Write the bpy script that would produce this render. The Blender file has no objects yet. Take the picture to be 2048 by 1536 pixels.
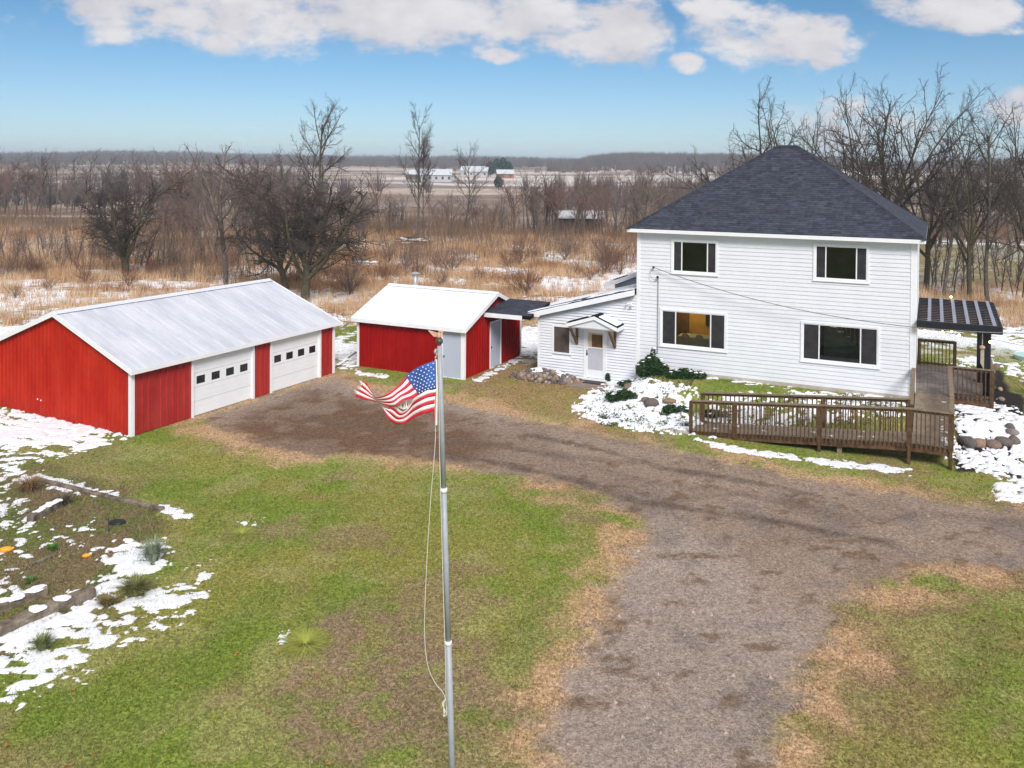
import bpy, math, random
import numpy as np
from mathutils import Matrix, Vector
random.seed(7); rng=np.random.default_rng(7)
SC=bpy.context.scene; COL=SC.collection
# ------------------------------------------------------------------ camera
F_PX,CY,PITCH,ROLL,CH=1740.63,-406.2,.016,.007,9.449
_c,_s=math.cos(PITCH),math.sin(PITCH);_cr,_sr=math.cos(ROLL),math.sin(ROLL)
FW=np.array([0,_c,-_s]);U0=np.array([0,_s,_c]);R0=np.array([1.,0,0])
RT=_cr*R0+_sr*U0;UP=-_sr*R0+_cr*U0;CO=np.array([0,0,CH])
cam=bpy.data.cameras.new('camera');co=bpy.data.objects.new('camera',cam);COL.objects.link(co)
cam.sensor_fit='HORIZONTAL';cam.sensor_width=36;cam.lens=F_PX/2048*36;cam.shift_y=CY/2048;cam.clip_start=.1;cam.clip_end=20000
co.matrix_world=Matrix(((RT[0],UP[0],-FW[0],0),(RT[1],UP[1],-FW[1],0),(RT[2],UP[2],-FW[2],CH),(0,0,0,1)))
SC.camera=co
# ------------------------------------------------------------------ light
SUN_EL,SUN_AZ=40,168      # degrees; azimuth clockwise from +Y: behind the camera, to the left
EXPOSURE=.87
SC.view_settings.view_transform='Standard';SC.view_settings.look='None';SC.view_settings.exposure=EXPOSURE;SC.view_settings.gamma=1
SC.view_settings.use_curve_mapping=False
W=bpy.data.worlds.new('World');SC.world=W;W.use_nodes=True
def build_world():
    nt=W.node_tree;N=nt.nodes;L=nt.links;N.clear()
    out=N.new('ShaderNodeOutputWorld');bg=N.new('ShaderNodeBackground');bg.inputs['Strength'].default_value=.05;L.new(bg.outputs[0],out.inputs[0])
    sky=N.new('ShaderNodeTexSky');sky.sky_type='NISHITA';sky.sun_disc=False;sky.sun_elevation=math.radians(SUN_EL);sky.sun_rotation=math.radians(SUN_AZ)
    sky.altitude=300;sky.air_density=1.0;sky.dust_density=.3;sky.ozone_density=2.2
    tc=N.new('ShaderNodeTexCoord');sep=N.new('ShaderNodeSeparateXYZ');L.new(tc.outputs['Generated'],sep.inputs[0])
    def m(op,a,b=None,c=None,clamp=False):
        n=N.new('ShaderNodeMath');n.operation=op;n.use_clamp=clamp
        for i,q in enumerate((a,b,c)):
            if q is None: continue
            if isinstance(q,(int,float)): n.inputs[i].default_value=q
            else: L.new(q,n.inputs[i])
        return n.outputs[0]
    X,Y,Z=sep.outputs
    zr=N.new('ShaderNodeMapRange');zr.inputs['From Max'].default_value=.17;L.new(Z,zr.inputs['Value'])
    tn=N.new('ShaderNodeMix');tn.data_type='RGBA';L.new(zr.outputs[0],tn.inputs[0]);tn.inputs[6].default_value=(.94,1.10,1.38,1);tn.inputs[7].default_value=(.48,.80,1.0,1)
    hs=N.new('ShaderNodeMix');hs.data_type='RGBA';hs.blend_type='MULTIPLY';hs.inputs[0].default_value=1;L.new(sky.outputs[0],hs.inputs[6]);L.new(tn.outputs[2],hs.inputs[7])
    Ys=m('MAXIMUM',Y,.05);u=m('DIVIDE',X,Ys);v=m('DIVIDE',Z,Ys)
    comb=N.new('ShaderNodeCombineXYZ');L.new(m('MULTIPLY',u,1.0),comb.inputs[0]);L.new(m('MULTIPLY',v,1.7),comb.inputs[1])
    n1=N.new('ShaderNodeTexNoise');n1.inputs['Scale'].default_value=9;n1.inputs['Detail'].default_value=9;n1.inputs['Roughness'].default_value=.62;L.new(comb.outputs[0],n1.inputs['Vector'])
    # clouds standing where the photograph has them: (u, v, radius u, radius v, weight)
    H0=334
    E=[(430,20,350,82,1.1),(700,30,300,76,1.1),(950,35,280,78,1.1),(1180,60,180,76,1.1),(1250,105,80,45,1),(440,88,55,30,1),(250,20,160,36,1),(995,108,50,20,.95),(1372,122,45,20,.95),
       (1470,50,120,68,1.1),(1580,78,145,64,1.1),(1640,110,60,30,1),(1420,10,80,40,1),(1900,18,200,48,1.1),(1740,60,22,14,.7),(2010,55,45,12,.6),(2040,205,110,34,.95),(1690,250,210,62,.62),(1390,232,30,9,.5),
       (-150,60,260,40,.9),(2300,90,200,50,1),(2350,190,160,30,.9)]
    acc=None
    for (px,py,rx,ry,w) in E:
        uu=m('DIVIDE',m('SUBTRACT',u,(px-1024)/F_PX),rx*1.05/F_PX);vv=m('DIVIDE',m('SUBTRACT',v,(H0-py)/F_PX),ry*1.18/F_PX)
        d=m('ADD',m('MULTIPLY',uu,uu),m('MULTIPLY',vv,vv))
        e=m('MULTIPLY',m('SUBTRACT',1.15,d),w);e=m('MAXIMUM',m('MINIMUM',e,w),-1.)
        acc=e if acc is None else m('MAXIMUM',acc,e)
    front=m('GREATER_THAN',Y,.3)
    acc=m('ADD',m('MULTIPLY',acc,front),m('MULTIPLY',m('SUBTRACT',1,front),-1))
    # the same broken cloud deck over the rest of the sky
    Zs=m('ADD',m('MAXIMUM',Z,0),.12)
    c2=N.new('ShaderNodeCombineXYZ');L.new(m('DIVIDE',X,Zs),c2.inputs[0]);L.new(m('DIVIDE',Y,Zs),c2.inputs[1])
    n2=N.new('ShaderNodeTexNoise');n2.inputs['Scale'].default_value=.8;n2.inputs['Detail'].default_value=6;n2.inputs['Roughness'].default_value=.55;L.new(c2.outputs[0],n2.inputs['Vector'])
    deck=m('SUBTRACT',m('MULTIPLY',m('SUBTRACT',n2.outputs[0],.36),9.),m('MULTIPLY',m('SUBTRACT',.20,Z,clamp=True),60.))
    acc=m('MAXIMUM',acc,m('MINIMUM',m('MAXIMUM',deck,-1.),1.1))
    dens=m('ADD',acc,m('MULTIPLY',m('SUBTRACT',n1.outputs[0],.56),4.2))
    mr=N.new('ShaderNodeMapRange');mr.interpolation_type='SMOOTHSTEP';mr.inputs['From Min'].default_value=.0;mr.inputs['From Max'].default_value=.8;L.new(dens,mr.inputs['Value'])
    alpha=m('MULTIPLY',mr.outputs[0],.97)
    # cloud colour: white lobes, lavender grey where thick and low
    off=N.new('ShaderNodeVectorMath');off.operation='ADD';off.inputs[1].default_value=(.012,.05,0);L.new(comb.outputs[0],off.inputs[0])
    n3=N.new('ShaderNodeTexNoise');n3.inputs['Scale'].default_value=9;n3.inputs['Detail'].default_value=5;n3.inputs['Roughness'].default_value=.5;L.new(off.outputs[0],n3.inputs['Vector'])
    lit=m('ADD',.58,m('MULTIPLY',m('SUBTRACT',n1.outputs[0],n3.outputs[0]),3.2))
    lit=m('ADD',lit,0,clamp=True)
    cc=N.new('ShaderNodeMix');cc.data_type='RGBA';L.new(lit,cc.inputs[0])
    cc.inputs[6].default_value=(6.9,6.6,7.1,1);cc.inputs[7].default_value=(9.2,8.9,9.0,1)
    mx=N.new('ShaderNodeMix');mx.data_type='RGBA';L.new(alpha,mx.inputs[0]);L.new(hs.outputs[2],mx.inputs[6]);L.new(cc.outputs[2],mx.inputs[7])
    L.new(mx.outputs[2],bg.inputs['Color'])
build_world()
sun=bpy.data.lights.new('sun','SUN');so=bpy.data.objects.new('sun',sun);COL.objects.link(so)
sun.energy=2.1;sun.angle=math.radians(22);sun.color=(1,.965,.92)
_e,_a=math.radians(SUN_EL),math.radians(SUN_AZ)
so.rotation_euler=Vector((math.cos(_e)*math.sin(_a),math.cos(_e)*math.cos(_a),math.sin(_e))).to_track_quat('Z','Y').to_euler()
# ------------------------------------------------------------------ helpers
def ray(px,py): return FW+RT*(px-1024)/F_PX-UP*(py-768-CY)/F_PX
def gz(px,py,z=0.):
    d=ray(px,py);return CO+d*(z-CH)/d[2]
def atY(px,py,Y):
    d=ray(px,py);return CO+d*Y/d[1]
def on_ground(px,py):
    z=3. if py<480 else 1.5
    for _ in range(60):
        p=gz(px,py,z);h=float(hgt(np.array([p[0]]),np.array([p[1]]))[0])
        if z<=h+1e-3:break
        z-=max((z-h)*.3,.0015)
    return p
def sstep(a,b,x):
    t=np.clip((x-a)/(b-a),0,1);return t*t*(3-2*t)
def _hash(ix,iy,seed):
    h=(ix.astype(np.int64)*374761393+iy.astype(np.int64)*668265263+seed*974634777)&0xffffffff
    h=((h^(h>>13))*1274126177)&0xffffffff
    return ((h^(h>>16))&0xffffff)/float(0xffffff)
def vnoise(x,y,seed=0):
    ix=np.floor(x);iy=np.floor(y);fx=x-ix;fy=y-iy;fx=fx*fx*(3-2*fx);fy=fy*fy*(3-2*fy)
    a=_hash(ix,iy,seed);b=_hash(ix+1,iy,seed);c=_hash(ix,iy+1,seed);d=_hash(ix+1,iy+1,seed)
    return (a*(1-fx)+b*fx)*(1-fy)+(c*(1-fx)+d*fx)*fy
def fbm(x,y,seed=0,o=4):
    r=0;a=.5;t=0
    for i in range(o):
        r=r+a*vnoise(x,y,seed+i*17);t+=a;a*=.55;x=x*2.03+11.3;y=y*2.03+7.7
    return r/t
def poly_sd(P,x,y):
    """signed distance to polygon, negative inside"""
    P=np.asarray(P)[:,:2];d=np.full(x.shape,1e18);ins=np.zeros(x.shape,bool);n=len(P)
    for i in range(n):
        a=P[i];b=P[(i+1)%n];e=b-a;wx=x-a[0];wy=y-a[1]
        t=np.clip((wx*e[0]+wy*e[1])/(e@e+1e-12),0,1)
        d=np.minimum(d,(wx-e[0]*t)**2+(wy-e[1]*t)**2)
        if a[1]!=b[1]:
            cnd=((a[1]>y)!=(b[1]>y))&(x<(b[0]-a[0])*(y-a[1])/(b[1]-a[1])+a[0]);ins^=cnd
    d=np.sqrt(d);return np.where(ins,-d,d)
def line_d(P,x,y):
    P=np.asarray(P)[:,:2];d=np.full(x.shape,1e18)
    for i in range(len(P)-1):
        a=P[i];b=P[i+1];e=b-a;wx=x-a[0];wy=y-a[1];t=np.clip((wx*e[0]+wy*e[1])/(e@e+1e-12),0,1)
        d=np.minimum(d,(wx-e[0]*t)**2+(wy-e[1]*t)**2)
    return np.sqrt(d)
def G(*pts): return np.array([gz(a,b)[:2] for a,b in pts])
# frames of the buildings
HX,HY,HA,HW=15.116,32.582,.451,10.775
HO=np.array([HX-HW*math.cos(HA),HY+HW*math.sin(HA)])
hu=np.array([math.cos(HA),-math.sin(HA)]);hv=np.array([math.sin(HA),math.cos(HA)])
def hloc(x,y): return (x-HO[0])*hu[0]+(y-HO[1])*hu[1],(x-HO[0])*hv[0]+(y-HO[1])*hv[1]
def hworld(u,v): p=HO+hu*u+hv*v;return p[0],p[1]
GX,GY,GA=-13.144,30.049,.496
SX,SY,SA,SL,SW=-2.055,38.146,.462,5.729,5.701
SO=np.array([SX-SL*math.cos(SA),SY+SL*math.sin(SA)])
_HY=np.array([0,200,300,450,700,1000,1500,2500,5000,9000.]);_HZ=np.array([0,0,.5,3.0,5.5,11,18,21,22,22.])
def hgt(x,y):
    u,v=hloc(x,y)
    pad=.72*sstep(-4.6,-1.6,v)*sstep(-1.2,1.3,u)*(1-.35*sstep(14,19,u))*(1-sstep(12,20,v))*(1-sstep(19,30,u))
    z=pad+.07*sstep(-6,-2,v)*(u<200)*(1-sstep(6,12,np.abs(v)))
    z=z+.05*(fbm(x/2.2,y/2.2,3,3)-.5)*(1-sstep(60,90,y))
    z=z+.5*(fbm(x/14,y/14,5,3)-.5)*sstep(48,75,y)
    d=np.maximum(y,np.abs(x)*.6)
    far=np.interp(d,_HY,_HZ)
    ang=x/np.maximum(y,1)
    far=far*(1+.5*sstep(.07,.13,ang)*(1-sstep(.3,.5,ang))*sstep(500,800,y)*(1-sstep(1100,1600,y)))
    far=far*(1+.9*(fbm(ang*5+3,ang*0+1,13,3)-.5)*sstep(700,1400,y))
    z=z+far+7*(fbm(x/200,y/160,9,3)-.5)*sstep(240,480,d)
    return z
class MB:
    def __init__(s): s.v=[];s.f=[];s.c=[]
    def add(s,vs,fs,col=None):
        b=len(s.v);s.v.extend(tuple(map(float,p)) for p in vs);s.f.extend([tuple(i+b for i in f) for f in fs]);s.c.extend([col]*len(fs));return s
    def hexa(s,p,col=None):
        return s.add(p,[(0,3,2,1),(4,5,6,7),(0,1,5,4),(1,2,6,5),(2,3,7,6),(3,0,4,7)],col)
    def box(s,x0,y0,z0,x1,y1,z1,col=None):
        if x1<x0:x0,x1=x1,x0
        if y1<y0:y0,y1=y1,y0
        if z1<z0:z0,z1=z1,z0
        return s.hexa([(x0,y0,z0),(x1,y0,z0),(x1,y1,z0),(x0,y1,z0),(x0,y0,z1),(x1,y0,z1),(x1,y1,z1),(x0,y1,z1)],col)
    def bar(s,a,b,w,h,up=(0,0,1),col=None):
        a=Vector(a);b=Vector(b);d=(b-a).normalized();u=Vector(up);r=d.cross(u)
        if r.length<1e-4:r=d.cross(Vector((1,0,0)))
        r.normalize();u=r.cross(d).normalized();r*=w/2;u*=h/2
        return s.hexa([a-r-u,a+r-u,b+r-u,b-r-u,a-r+u,a+r+u,b+r+u,b-r+u],col)
    def prism(s,poly,off,col=None):
        n=len(poly);o=Vector(off);a=[Vector(p) for p in poly];b=[p+o for p in a]
        return s.add(a+b,[tuple(range(n))[::-1],tuple(range(n,2*n))]+[(i,(i+1)%n,n+(i+1)%n,n+i) for i in range(n)],col)
    def tube(s,pts,rad,n=6,cap=True,col=None):
        pts=[Vector(p) for p in pts];m=len(pts)
        if not hasattr(rad,'__len__'):rad=[rad]*m
        base=len(s.v);ref=Vector((0.31,.77,.55))
        for i,p in enumerate(pts):
            d=(pts[min(i+1,m-1)]-pts[max(i-1,0)]).normalized()
            r=d.cross(ref)
            if r.length<.1:r=d.cross(Vector((1,0,0)))
            r.normalize();q=d.cross(r)
            for k in range(n):
                a=2*math.pi*k/n;w=p+(r*math.cos(a)+q*math.sin(a))*rad[i];s.v.append((w.x,w.y,w.z))
        nf=0
        for i in range(m-1):
            for k in range(n):
                a=base+i*n+k;b=base+i*n+(k+1)%n;s.f.append((a,b,b+n,a+n));nf+=1
        if cap:
            s.f.append(tuple(range(base+n-1,base-1,-1)));s.f.append(tuple(range(base+(m-1)*n,base+m*n)));nf+=2
        s.c.extend([col]*nf);return s
    def ball(s,c,r,seg=10,ring=6,sq=(1,1,1),jit=0,col=None):
        base=len(s.v);c=Vector(c);vs=[c+Vector((0,0,-r*sq[2]))];fs=[]
        for i in range(1,ring):
            th=math.pi*i/ring-math.pi/2
            for k in range(seg):
                a=2*math.pi*k/seg;j=1+random.uniform(-jit,jit)
                vs.append(c+Vector((math.cos(th)*math.cos(a)*r*sq[0]*j,math.cos(th)*math.sin(a)*r*sq[1]*j,math.sin(th)*r*sq[2]*j)))
        vs.append(c+Vector((0,0,r*sq[2])));t=len(vs)-1
        for k in range(seg):
            fs.append((0,1+(k+1)%seg,1+k));fs.append((t,t-seg+k,t-seg+(k+1)%seg))
        for i in range(ring-2):
            for k in range(seg):
                a=1+i*seg+k;b=1+i*seg+(k+1)%seg;fs.append((a,b,b+seg,a+seg))
        return s.add(vs,fs,col)
    def mesh(s,name,mat,smooth=False):
        me=bpy.data.meshes.new(name);me.from_pydata(s.v,[],s.f);me.update()
        if mat:me.materials.append(mat)
        if any(c is not None for c in s.c):
            at=me.attributes.new('Col','FLOAT_COLOR','FACE');a=[]
            for c in s.c:a.extend((*(c or (1,1,1)),1))
            at.data.foreach_set('color',a)
        if smooth:me.polygons.foreach_set('use_smooth',[True]*len(me.polygons))
        return me
    def build(s,name,mat,parent=None,smooth=False,**k):
        return mkobj(name,s.mesh(name,mat,smooth),parent,**k)
def mkobj(name,me,parent=None,loc=None,rot=None,label=None,cat=None,group=None,kind=None):
    o=bpy.data.objects.new(name,me);COL.objects.link(o)
    if parent:o.parent=parent
    if loc is not None:o.location=loc
    if rot is not None:o.rotation_euler=rot
    if label:o['label']=label
    if cat:o['category']=cat
    if group:o['group']=group
    if kind:o['kind']=kind
    return o
def thing(name,label,cat,loc=(0,0,0),rz=0,group=None):
    return mkobj(name,None,None,loc,(0,0,rz),label,cat,group)
def bigmesh(name,V,Fc,mat,cols=None,smooth=False):
    """V (n,3), Fc (m,k) arrays; cols per-vertex (n,3)"""
    me=bpy.data.meshes.new(name);k=Fc.shape[1];m=len(Fc)
    me.vertices.add(len(V));me.vertices.foreach_set('co',V.astype(np.float32).ravel())
    me.loops.add(m*k);me.loops.foreach_set('vertex_index',Fc.astype(np.int32).ravel())
    me.polygons.add(m);me.polygons.foreach_set('loop_start',np.arange(0,m*k,k,dtype=np.int32))
    me.polygons.foreach_set('use_smooth',np.full(m,smooth))
    me.update(calc_edges=True)
    if cols is not None:
        at=me.attributes.new('Col','FLOAT_COLOR','POINT')
        at.data.foreach_set('color',np.concatenate([cols,np.ones((len(cols),1))],1).astype(np.float32).ravel())
    if mat:me.materials.append(mat)
    return me
def M(name,c1,c2=None,scale=4,rough=.7,bump=0,bscale=40,spec=.3,stretch=(1,1,1),attr=False,lo=.35,hi=.65,metal=0,coat=0,fine=0,fscale=150):
    m=bpy.data.materials.new(name);m.use_nodes=True;nt=m.node_tree;N=nt.nodes;L=nt.links;b=N['Principled BSDF']
    b.inputs['Roughness'].default_value=rough;b.inputs['Specular IOR Level'].default_value=spec;b.inputs['Metallic'].default_value=metal
    if coat:b.inputs['Coat Weight'].default_value=coat;b.inputs['Coat Roughness'].default_value=.25
    tc=N.new('ShaderNodeTexCoord');mp=N.new('ShaderNodeMapping');mp.inputs['Scale'].default_value=stretch;L.new(tc.outputs['Object'],mp.inputs[0])
    c2=c2 or c1
    no=N.new('ShaderNodeTexNoise');no.inputs['Scale'].default_value=scale;no.inputs['Detail'].default_value=5;no.inputs['Roughness'].default_value=.6;L.new(mp.outputs[0],no.inputs['Vector'])
    mr=N.new('ShaderNodeMapRange');mr.inputs['From Min'].default_value=lo;mr.inputs['From Max'].default_value=hi;L.new(no.outputs[0],mr.inputs['Value'])
    mx=N.new('ShaderNodeMix');mx.data_type='RGBA';L.new(mr.outputs[0],mx.inputs[0]);mx.inputs[6].default_value=(*c1,1);mx.inputs[7].default_value=(*c2,1)
    col=mx.outputs[2]
    if attr:
        at=N.new('ShaderNodeAttribute');at.attribute_name='Col';mm=N.new('ShaderNodeMix');mm.data_type='RGBA';mm.blend_type='MULTIPLY';mm.inputs[0].default_value=1
        L.new(col,mm.inputs[6]);L.new(at.outputs['Color'],mm.inputs[7]);col=mm.outputs[2]
    if fine:
        n2=N.new('ShaderNodeTexNoise');n2.inputs['Scale'].default_value=fscale;n2.inputs['Detail'].default_value=4;n2.inputs['Roughness'].default_value=.7;L.new(mp.outputs[0],n2.inputs['Vector'])
        r2=N.new('ShaderNodeMapRange');r2.inputs['From Min'].default_value=.3;r2.inputs['From Max'].default_value=.7;r2.inputs['To Min'].default_value=1-fine;r2.inputs['To Max'].default_value=1+fine;L.new(n2.outputs[0],r2.inputs['Value'])
        vm=N.new('ShaderNodeVectorMath');vm.operation='SCALE';L.new(col,vm.inputs[0]);L.new(r2.outputs[0],vm.inputs['Scale']);col=vm.outputs[0]
    L.new(col,b.inputs['Base Color'])
    if bump:
        nb=N.new('ShaderNodeTexNoise');nb.inputs['Scale'].default_value=bscale;nb.inputs['Detail'].default_value=4;L.new(mp.outputs[0],nb.inputs['Vector'])
        bp=N.new('ShaderNodeBump');bp.inputs['Strength'].default_value=bump;bp.inputs['Distance'].default_value=.02;L.new(nb.outputs[0],bp.inputs['Height']);L.new(bp.outputs[0],b.inputs['Normal'])
    return m
m_white=M('white_vinyl',(.73,.745,.785),(.69,.705,.75),1.5,.55,fine=.03,fscale=8)
m_trim=M('white_trim',(.83,.84,.86),(.77,.78,.81),3,.5)
m_fdoor=M('white_door',(.82,.83,.85),(.77,.79,.82),2,.45)
m_greydoor=M('grey_door',(.42,.46,.55),(.46,.50,.59),1,.5)
m_red=M('red_metal',(.38,.013,.005),(.46,.028,.011),1.6,.55,bump=.05,bscale=5,spec=.15,stretch=(1,1,.35),fine=.12,fscale=14)
m_redf=M('red_metal_front_sheen',(.31,.016,.014),(.39,.036,.030),1.4,.5,spec=.25,stretch=(1,1,.4),fine=.1,fscale=12)  # copy of the gable red: front wall's shade and pale reflection put into the colour
m_redd=M('deep_red_metal',(.25,.003,.002),(.32,.007,.005),1.8,.6,spec=.12,stretch=(1,1,.35),fine=.12,fscale=14)
m_roofg=M('frosted_metal_roof',(.47,.49,.55),(.60,.615,.67),.9,.5,spec=.4,stretch=(1.6,.22,1),lo=.36,hi=.66,fine=.07,fscale=9)
m_roofw=M('snow_covered_roof',(.72,.75,.78),(.80,.82,.84),2.,.6,spec=.3,stretch=(1.5,.5,1),fine=.03,fscale=20)
m_ridge=M('ridge_metal',(.58,.61,.68),(.68,.70,.76),6,.4,spec=.5)
m_shing=M('asphalt_shingle',(.030,.034,.050),(.050,.056,.076),6,.85,bump=.3,bscale=60,attr=True,fine=.25,fscale=40)
m_wood=M('weathered_wood',(.055,.027,.012),(.135,.078,.042),5,.8,bump=.3,bscale=60,stretch=(1,1,1),fine=.3,fscale=25)
m_woodtop=M('weathered_rail_top',(.15,.11,.07),(.24,.19,.13),6,.8,fine=.25,fscale=30)
m_deck=M('deck_board_wood',(.22,.17,.12),(.31,.25,.185),4,.8,bump=.3,bscale=50,fine=.28,fscale=22)
m_deckg=M('grey_deck_wood',(.20,.165,.145),(.30,.26,.235),4,.8,bump=.3,bscale=50,fine=.28,fscale=22)
m_black=M('black_paint',(.012,.013,.018),(.02,.021,.027),6,.5)
m_slate=M('grey_batten',(.24,.25,.33),(.30,.31,.38),6,.6)
m_bracket=M('brown_bracket',(.13,.06,.02),(.19,.10,.035),8,.6)
m_conc=M('concrete',(.38,.34,.30),(.50,.46,.41),5,.85,bump=.2,bscale=80,fine=.12,fscale=60)
m_dark=M('dark_interior',(.03,.036,.03),(.06,.066,.055),2,.9)
m_screen=M('window_screen',(.020,.018,.020),(.040,.036,.037),3,.8,fine=.3,fscale=90)
m_yellow=M('yellow_room_wall',(.66,.40,.08),(.52,.31,.06),2,.8)
m_stone=M('field_stone',(.20,.155,.13),(.34,.28,.24),4,.8,bump=.5,bscale=12,attr=True,fine=.2,fscale=30)
m_bark=M('bark',(.07,.058,.046),(.14,.118,.095),3,.95,fine=.35,fscale=12)
m_mossbark=M('mossy_bark',(.055,.046,.028),(.10,.085,.048),3,.95,fine=.35,fscale=12)
m_twig=M('twigs',(.13,.098,.080),(.20,.150,.128),2,.95)
m_darktwig=M('dark_twigs',(.050,.040,.034),(.095,.074,.062),2,.95)
m_greytwig=M('grey_twigs',(.150,.130,.125),(.21,.18,.17),2,.95)
m_rusttwig=M('rusty_twigs',(.165,.100,.080),(.23,.145,.12),2,.95)
m_redtwig=M('red_twigs',(.15,.075,.05),(.20,.11,.07),2,.95)
m_pole=M('painted_aluminium',(.30,.325,.36),(.36,.385,.42),6,.45,spec=.5)
m_rope=M('rope',(.55,.52,.46),(.66,.63,.56),60,.9)
m_wire=M('cable',(.08,.08,.09),(.35,.35,.37),30,.6)
m_timber=M('old_timber',(.085,.058,.038),(.24,.20,.155),4,.9,bump=.6,bscale=25,fine=.35,fscale=12)
m_fred=M('flag_red',(.62,.012,.035),(.72,.03,.06),12,.7);m_fwhite=M('flag_white',(.90,.87,.88),(.93,.91,.92),12,.7);m_fblue=M('flag_blue',(.035,.10,.36),(.06,.15,.46),8,.75)
m_steel=M('galvanised_steel',(.42,.43,.45),(.55,.56,.58),10,.4,metal=.5)
def glassmat():
    m=bpy.data.materials.new('glass');m.use_nodes=True;N=m.node_tree.nodes;L=m.node_tree.links;N.clear()
    o=N.new('ShaderNodeOutputMaterial');t=N.new('ShaderNodeBsdfTransparent');t.inputs[0].default_value=(.78,.82,.78,1);g=N.new('ShaderNodeBsdfGlossy');g.inputs['Roughness'].default_value=.03;g.inputs[0].default_value=(.8,.8,.8,1)
    f=N.new('ShaderNodeFresnel');f.inputs[0].default_value=1.45;mx=N.new('ShaderNodeMixShader');L.new(f.outputs[0],mx.inputs[0]);L.new(t.outputs[0],mx.inputs[1]);L.new(g.outputs[0],mx.inputs[2]);L.new(mx.outputs[0],o.inputs[0]);return m
m_glass=glassmat()
def emis(name,c,s):
    m=bpy.data.materials.new(name);m.use_nodes=True;b=m.node_tree.nodes['Principled BSDF'];b.inputs['Base Color'].default_value=(*c,1);b.inputs['Emission Color'].default_value=(*c,1);b.inputs['Emission Strength'].default_value=s;return m
m_bulb=emis('lit_bulb',(1,.55,.18),7)
def vcolmat(name,rough=.9,fine=.25,fscale=9,bump=.4,bscale=14,grain=0,gscale=28):
    m=bpy.data.materials.new(name);m.use_nodes=True;N=m.node_tree.nodes;L=m.node_tree.links;b=N['Principled BSDF'];b.inputs['Roughness'].default_value=rough;b.inputs['Specular IOR Level'].default_value=.15
    at=N.new('ShaderNodeAttribute');at.attribute_name='Col';col=at.outputs['Color']
    if fine:
        g=N.new('ShaderNodeNewGeometry')
        sc=None
        for fs,am in ((fscale,fine),(fscale*4.3,fine*.9)):
            n=N.new('ShaderNodeTexNoise');n.inputs['Scale'].default_value=fs;n.inputs['Detail'].default_value=4;n.inputs['Roughness'].default_value=.7;L.new(g.outputs['Position'],n.inputs['Vector'])
            r=N.new('ShaderNodeMapRange');r.inputs['From Min'].default_value=.3;r.inputs['From Max'].default_value=.7;r.inputs['To Min'].default_value=1-am;r.inputs['To Max'].default_value=1+am;L.new(n.outputs[0],r.inputs['Value'])
            v=N.new('ShaderNodeVectorMath');v.operation='SCALE';L.new(col,v.inputs[0]);L.new(r.outputs[0],v.inputs['Scale']);col=v.outputs[0]
        if grain:
            vo=N.new('ShaderNodeTexVoronoi');vo.inputs['Scale'].default_value=gscale;L.new(g.outputs['Position'],vo.inputs['Vector'])
            sp=N.new('ShaderNodeSeparateXYZ');L.new(vo.outputs['Color'],sp.inputs[0])
            r=N.new('ShaderNodeMapRange');r.inputs['To Min'].default_value=1-grain;r.inputs['To Max'].default_value=1+grain;L.new(sp.outputs[0],r.inputs['Value'])
            v=N.new('ShaderNodeVectorMath');v.operation='SCALE';L.new(col,v.inputs[0]);L.new(r.outputs[0],v.inputs['Scale']);col=v.outputs[0]
        nb=N.new('ShaderNodeTexNoise');nb.inputs['Scale'].default_value=bscale;nb.inputs['Detail'].default_value=5;L.new(g.outputs['Position'],nb.inputs['Vector'])
        bp=N.new('ShaderNodeBump');bp.inputs['Strength'].default_value=bump;bp.inputs['Distance'].default_value=.05;L.new(nb.outputs[0],bp.inputs['Height']);L.new(bp.outputs[0],b.inputs['Normal'])
    L.new(col,b.inputs['Base Color'])
    return m
m_ground=vcolmat('ground_cover',fine=.40,fscale=11,grain=.35,gscale=24)
m_gravel=vcolmat('gravel',fine=.36,fscale=9,bump=.7,bscale=45,grain=.30,gscale=30)
m_blade=vcolmat('grass_blades',fine=0,rough=.8)
m_snow=M('snow',(.72,.745,.80),(.86,.87,.90),5,.75,bump=.7,bscale=14,spec=.25,fine=.08,fscale=30)
m_leaf=vcolmat('evergreen_leaves',fine=0,rough=.5)
# ------------------------------------------------------------------ ground
DRIVE=G((388,838),(508,801),(540,791),(643,758),(672,752),(705,770),(780,787),(860,798),(930,812),(1010,832),(1100,846),(1190,864),(1290,884),(1400,908),(1500,930),(1600,953),(1700,972),(1800,990),(1900,1004),(2048,1022),(2500,1062),
  (2500,1200),(2048,1137),(1900,1132),(1800,1142),(1730,1172),(1680,1222),(1640,1300),(1595,1380),(1560,1450),(1530,1540),(1500,1700),(1150,1700),(1110,1540),(1090,1480),(1105,1420),(1140,1350),(1185,1250),(1222,1170),(1262,1105),(1290,1065),(1268,1030),(1205,992),(1110,962),(1000,945),(900,925),(800,912),(700,905),(640,910),(575,902),(510,882),(465,862),(430,850))
MUD=G((450,860),(620,770),(760,800),(960,845),(1010,890),(930,935),(800,925),(640,925),(540,890))
TRACK1=G((870,905),(1000,925),(1130,955),(1270,1000),(1400,1018),(1520,1034),(1660,1062),(1790,1088))
TRACK2=G((1060,868),(1200,898),(1330,935),(1450,955),(1560,972),(1640,990))
TRACK3=G((1280,1010),(1480,985),(1700,1040),(1900,1030),(2300,1070))
TRACK4=G((600,830),(760,855),(900,880),(1100,905),(1260,925))
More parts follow.
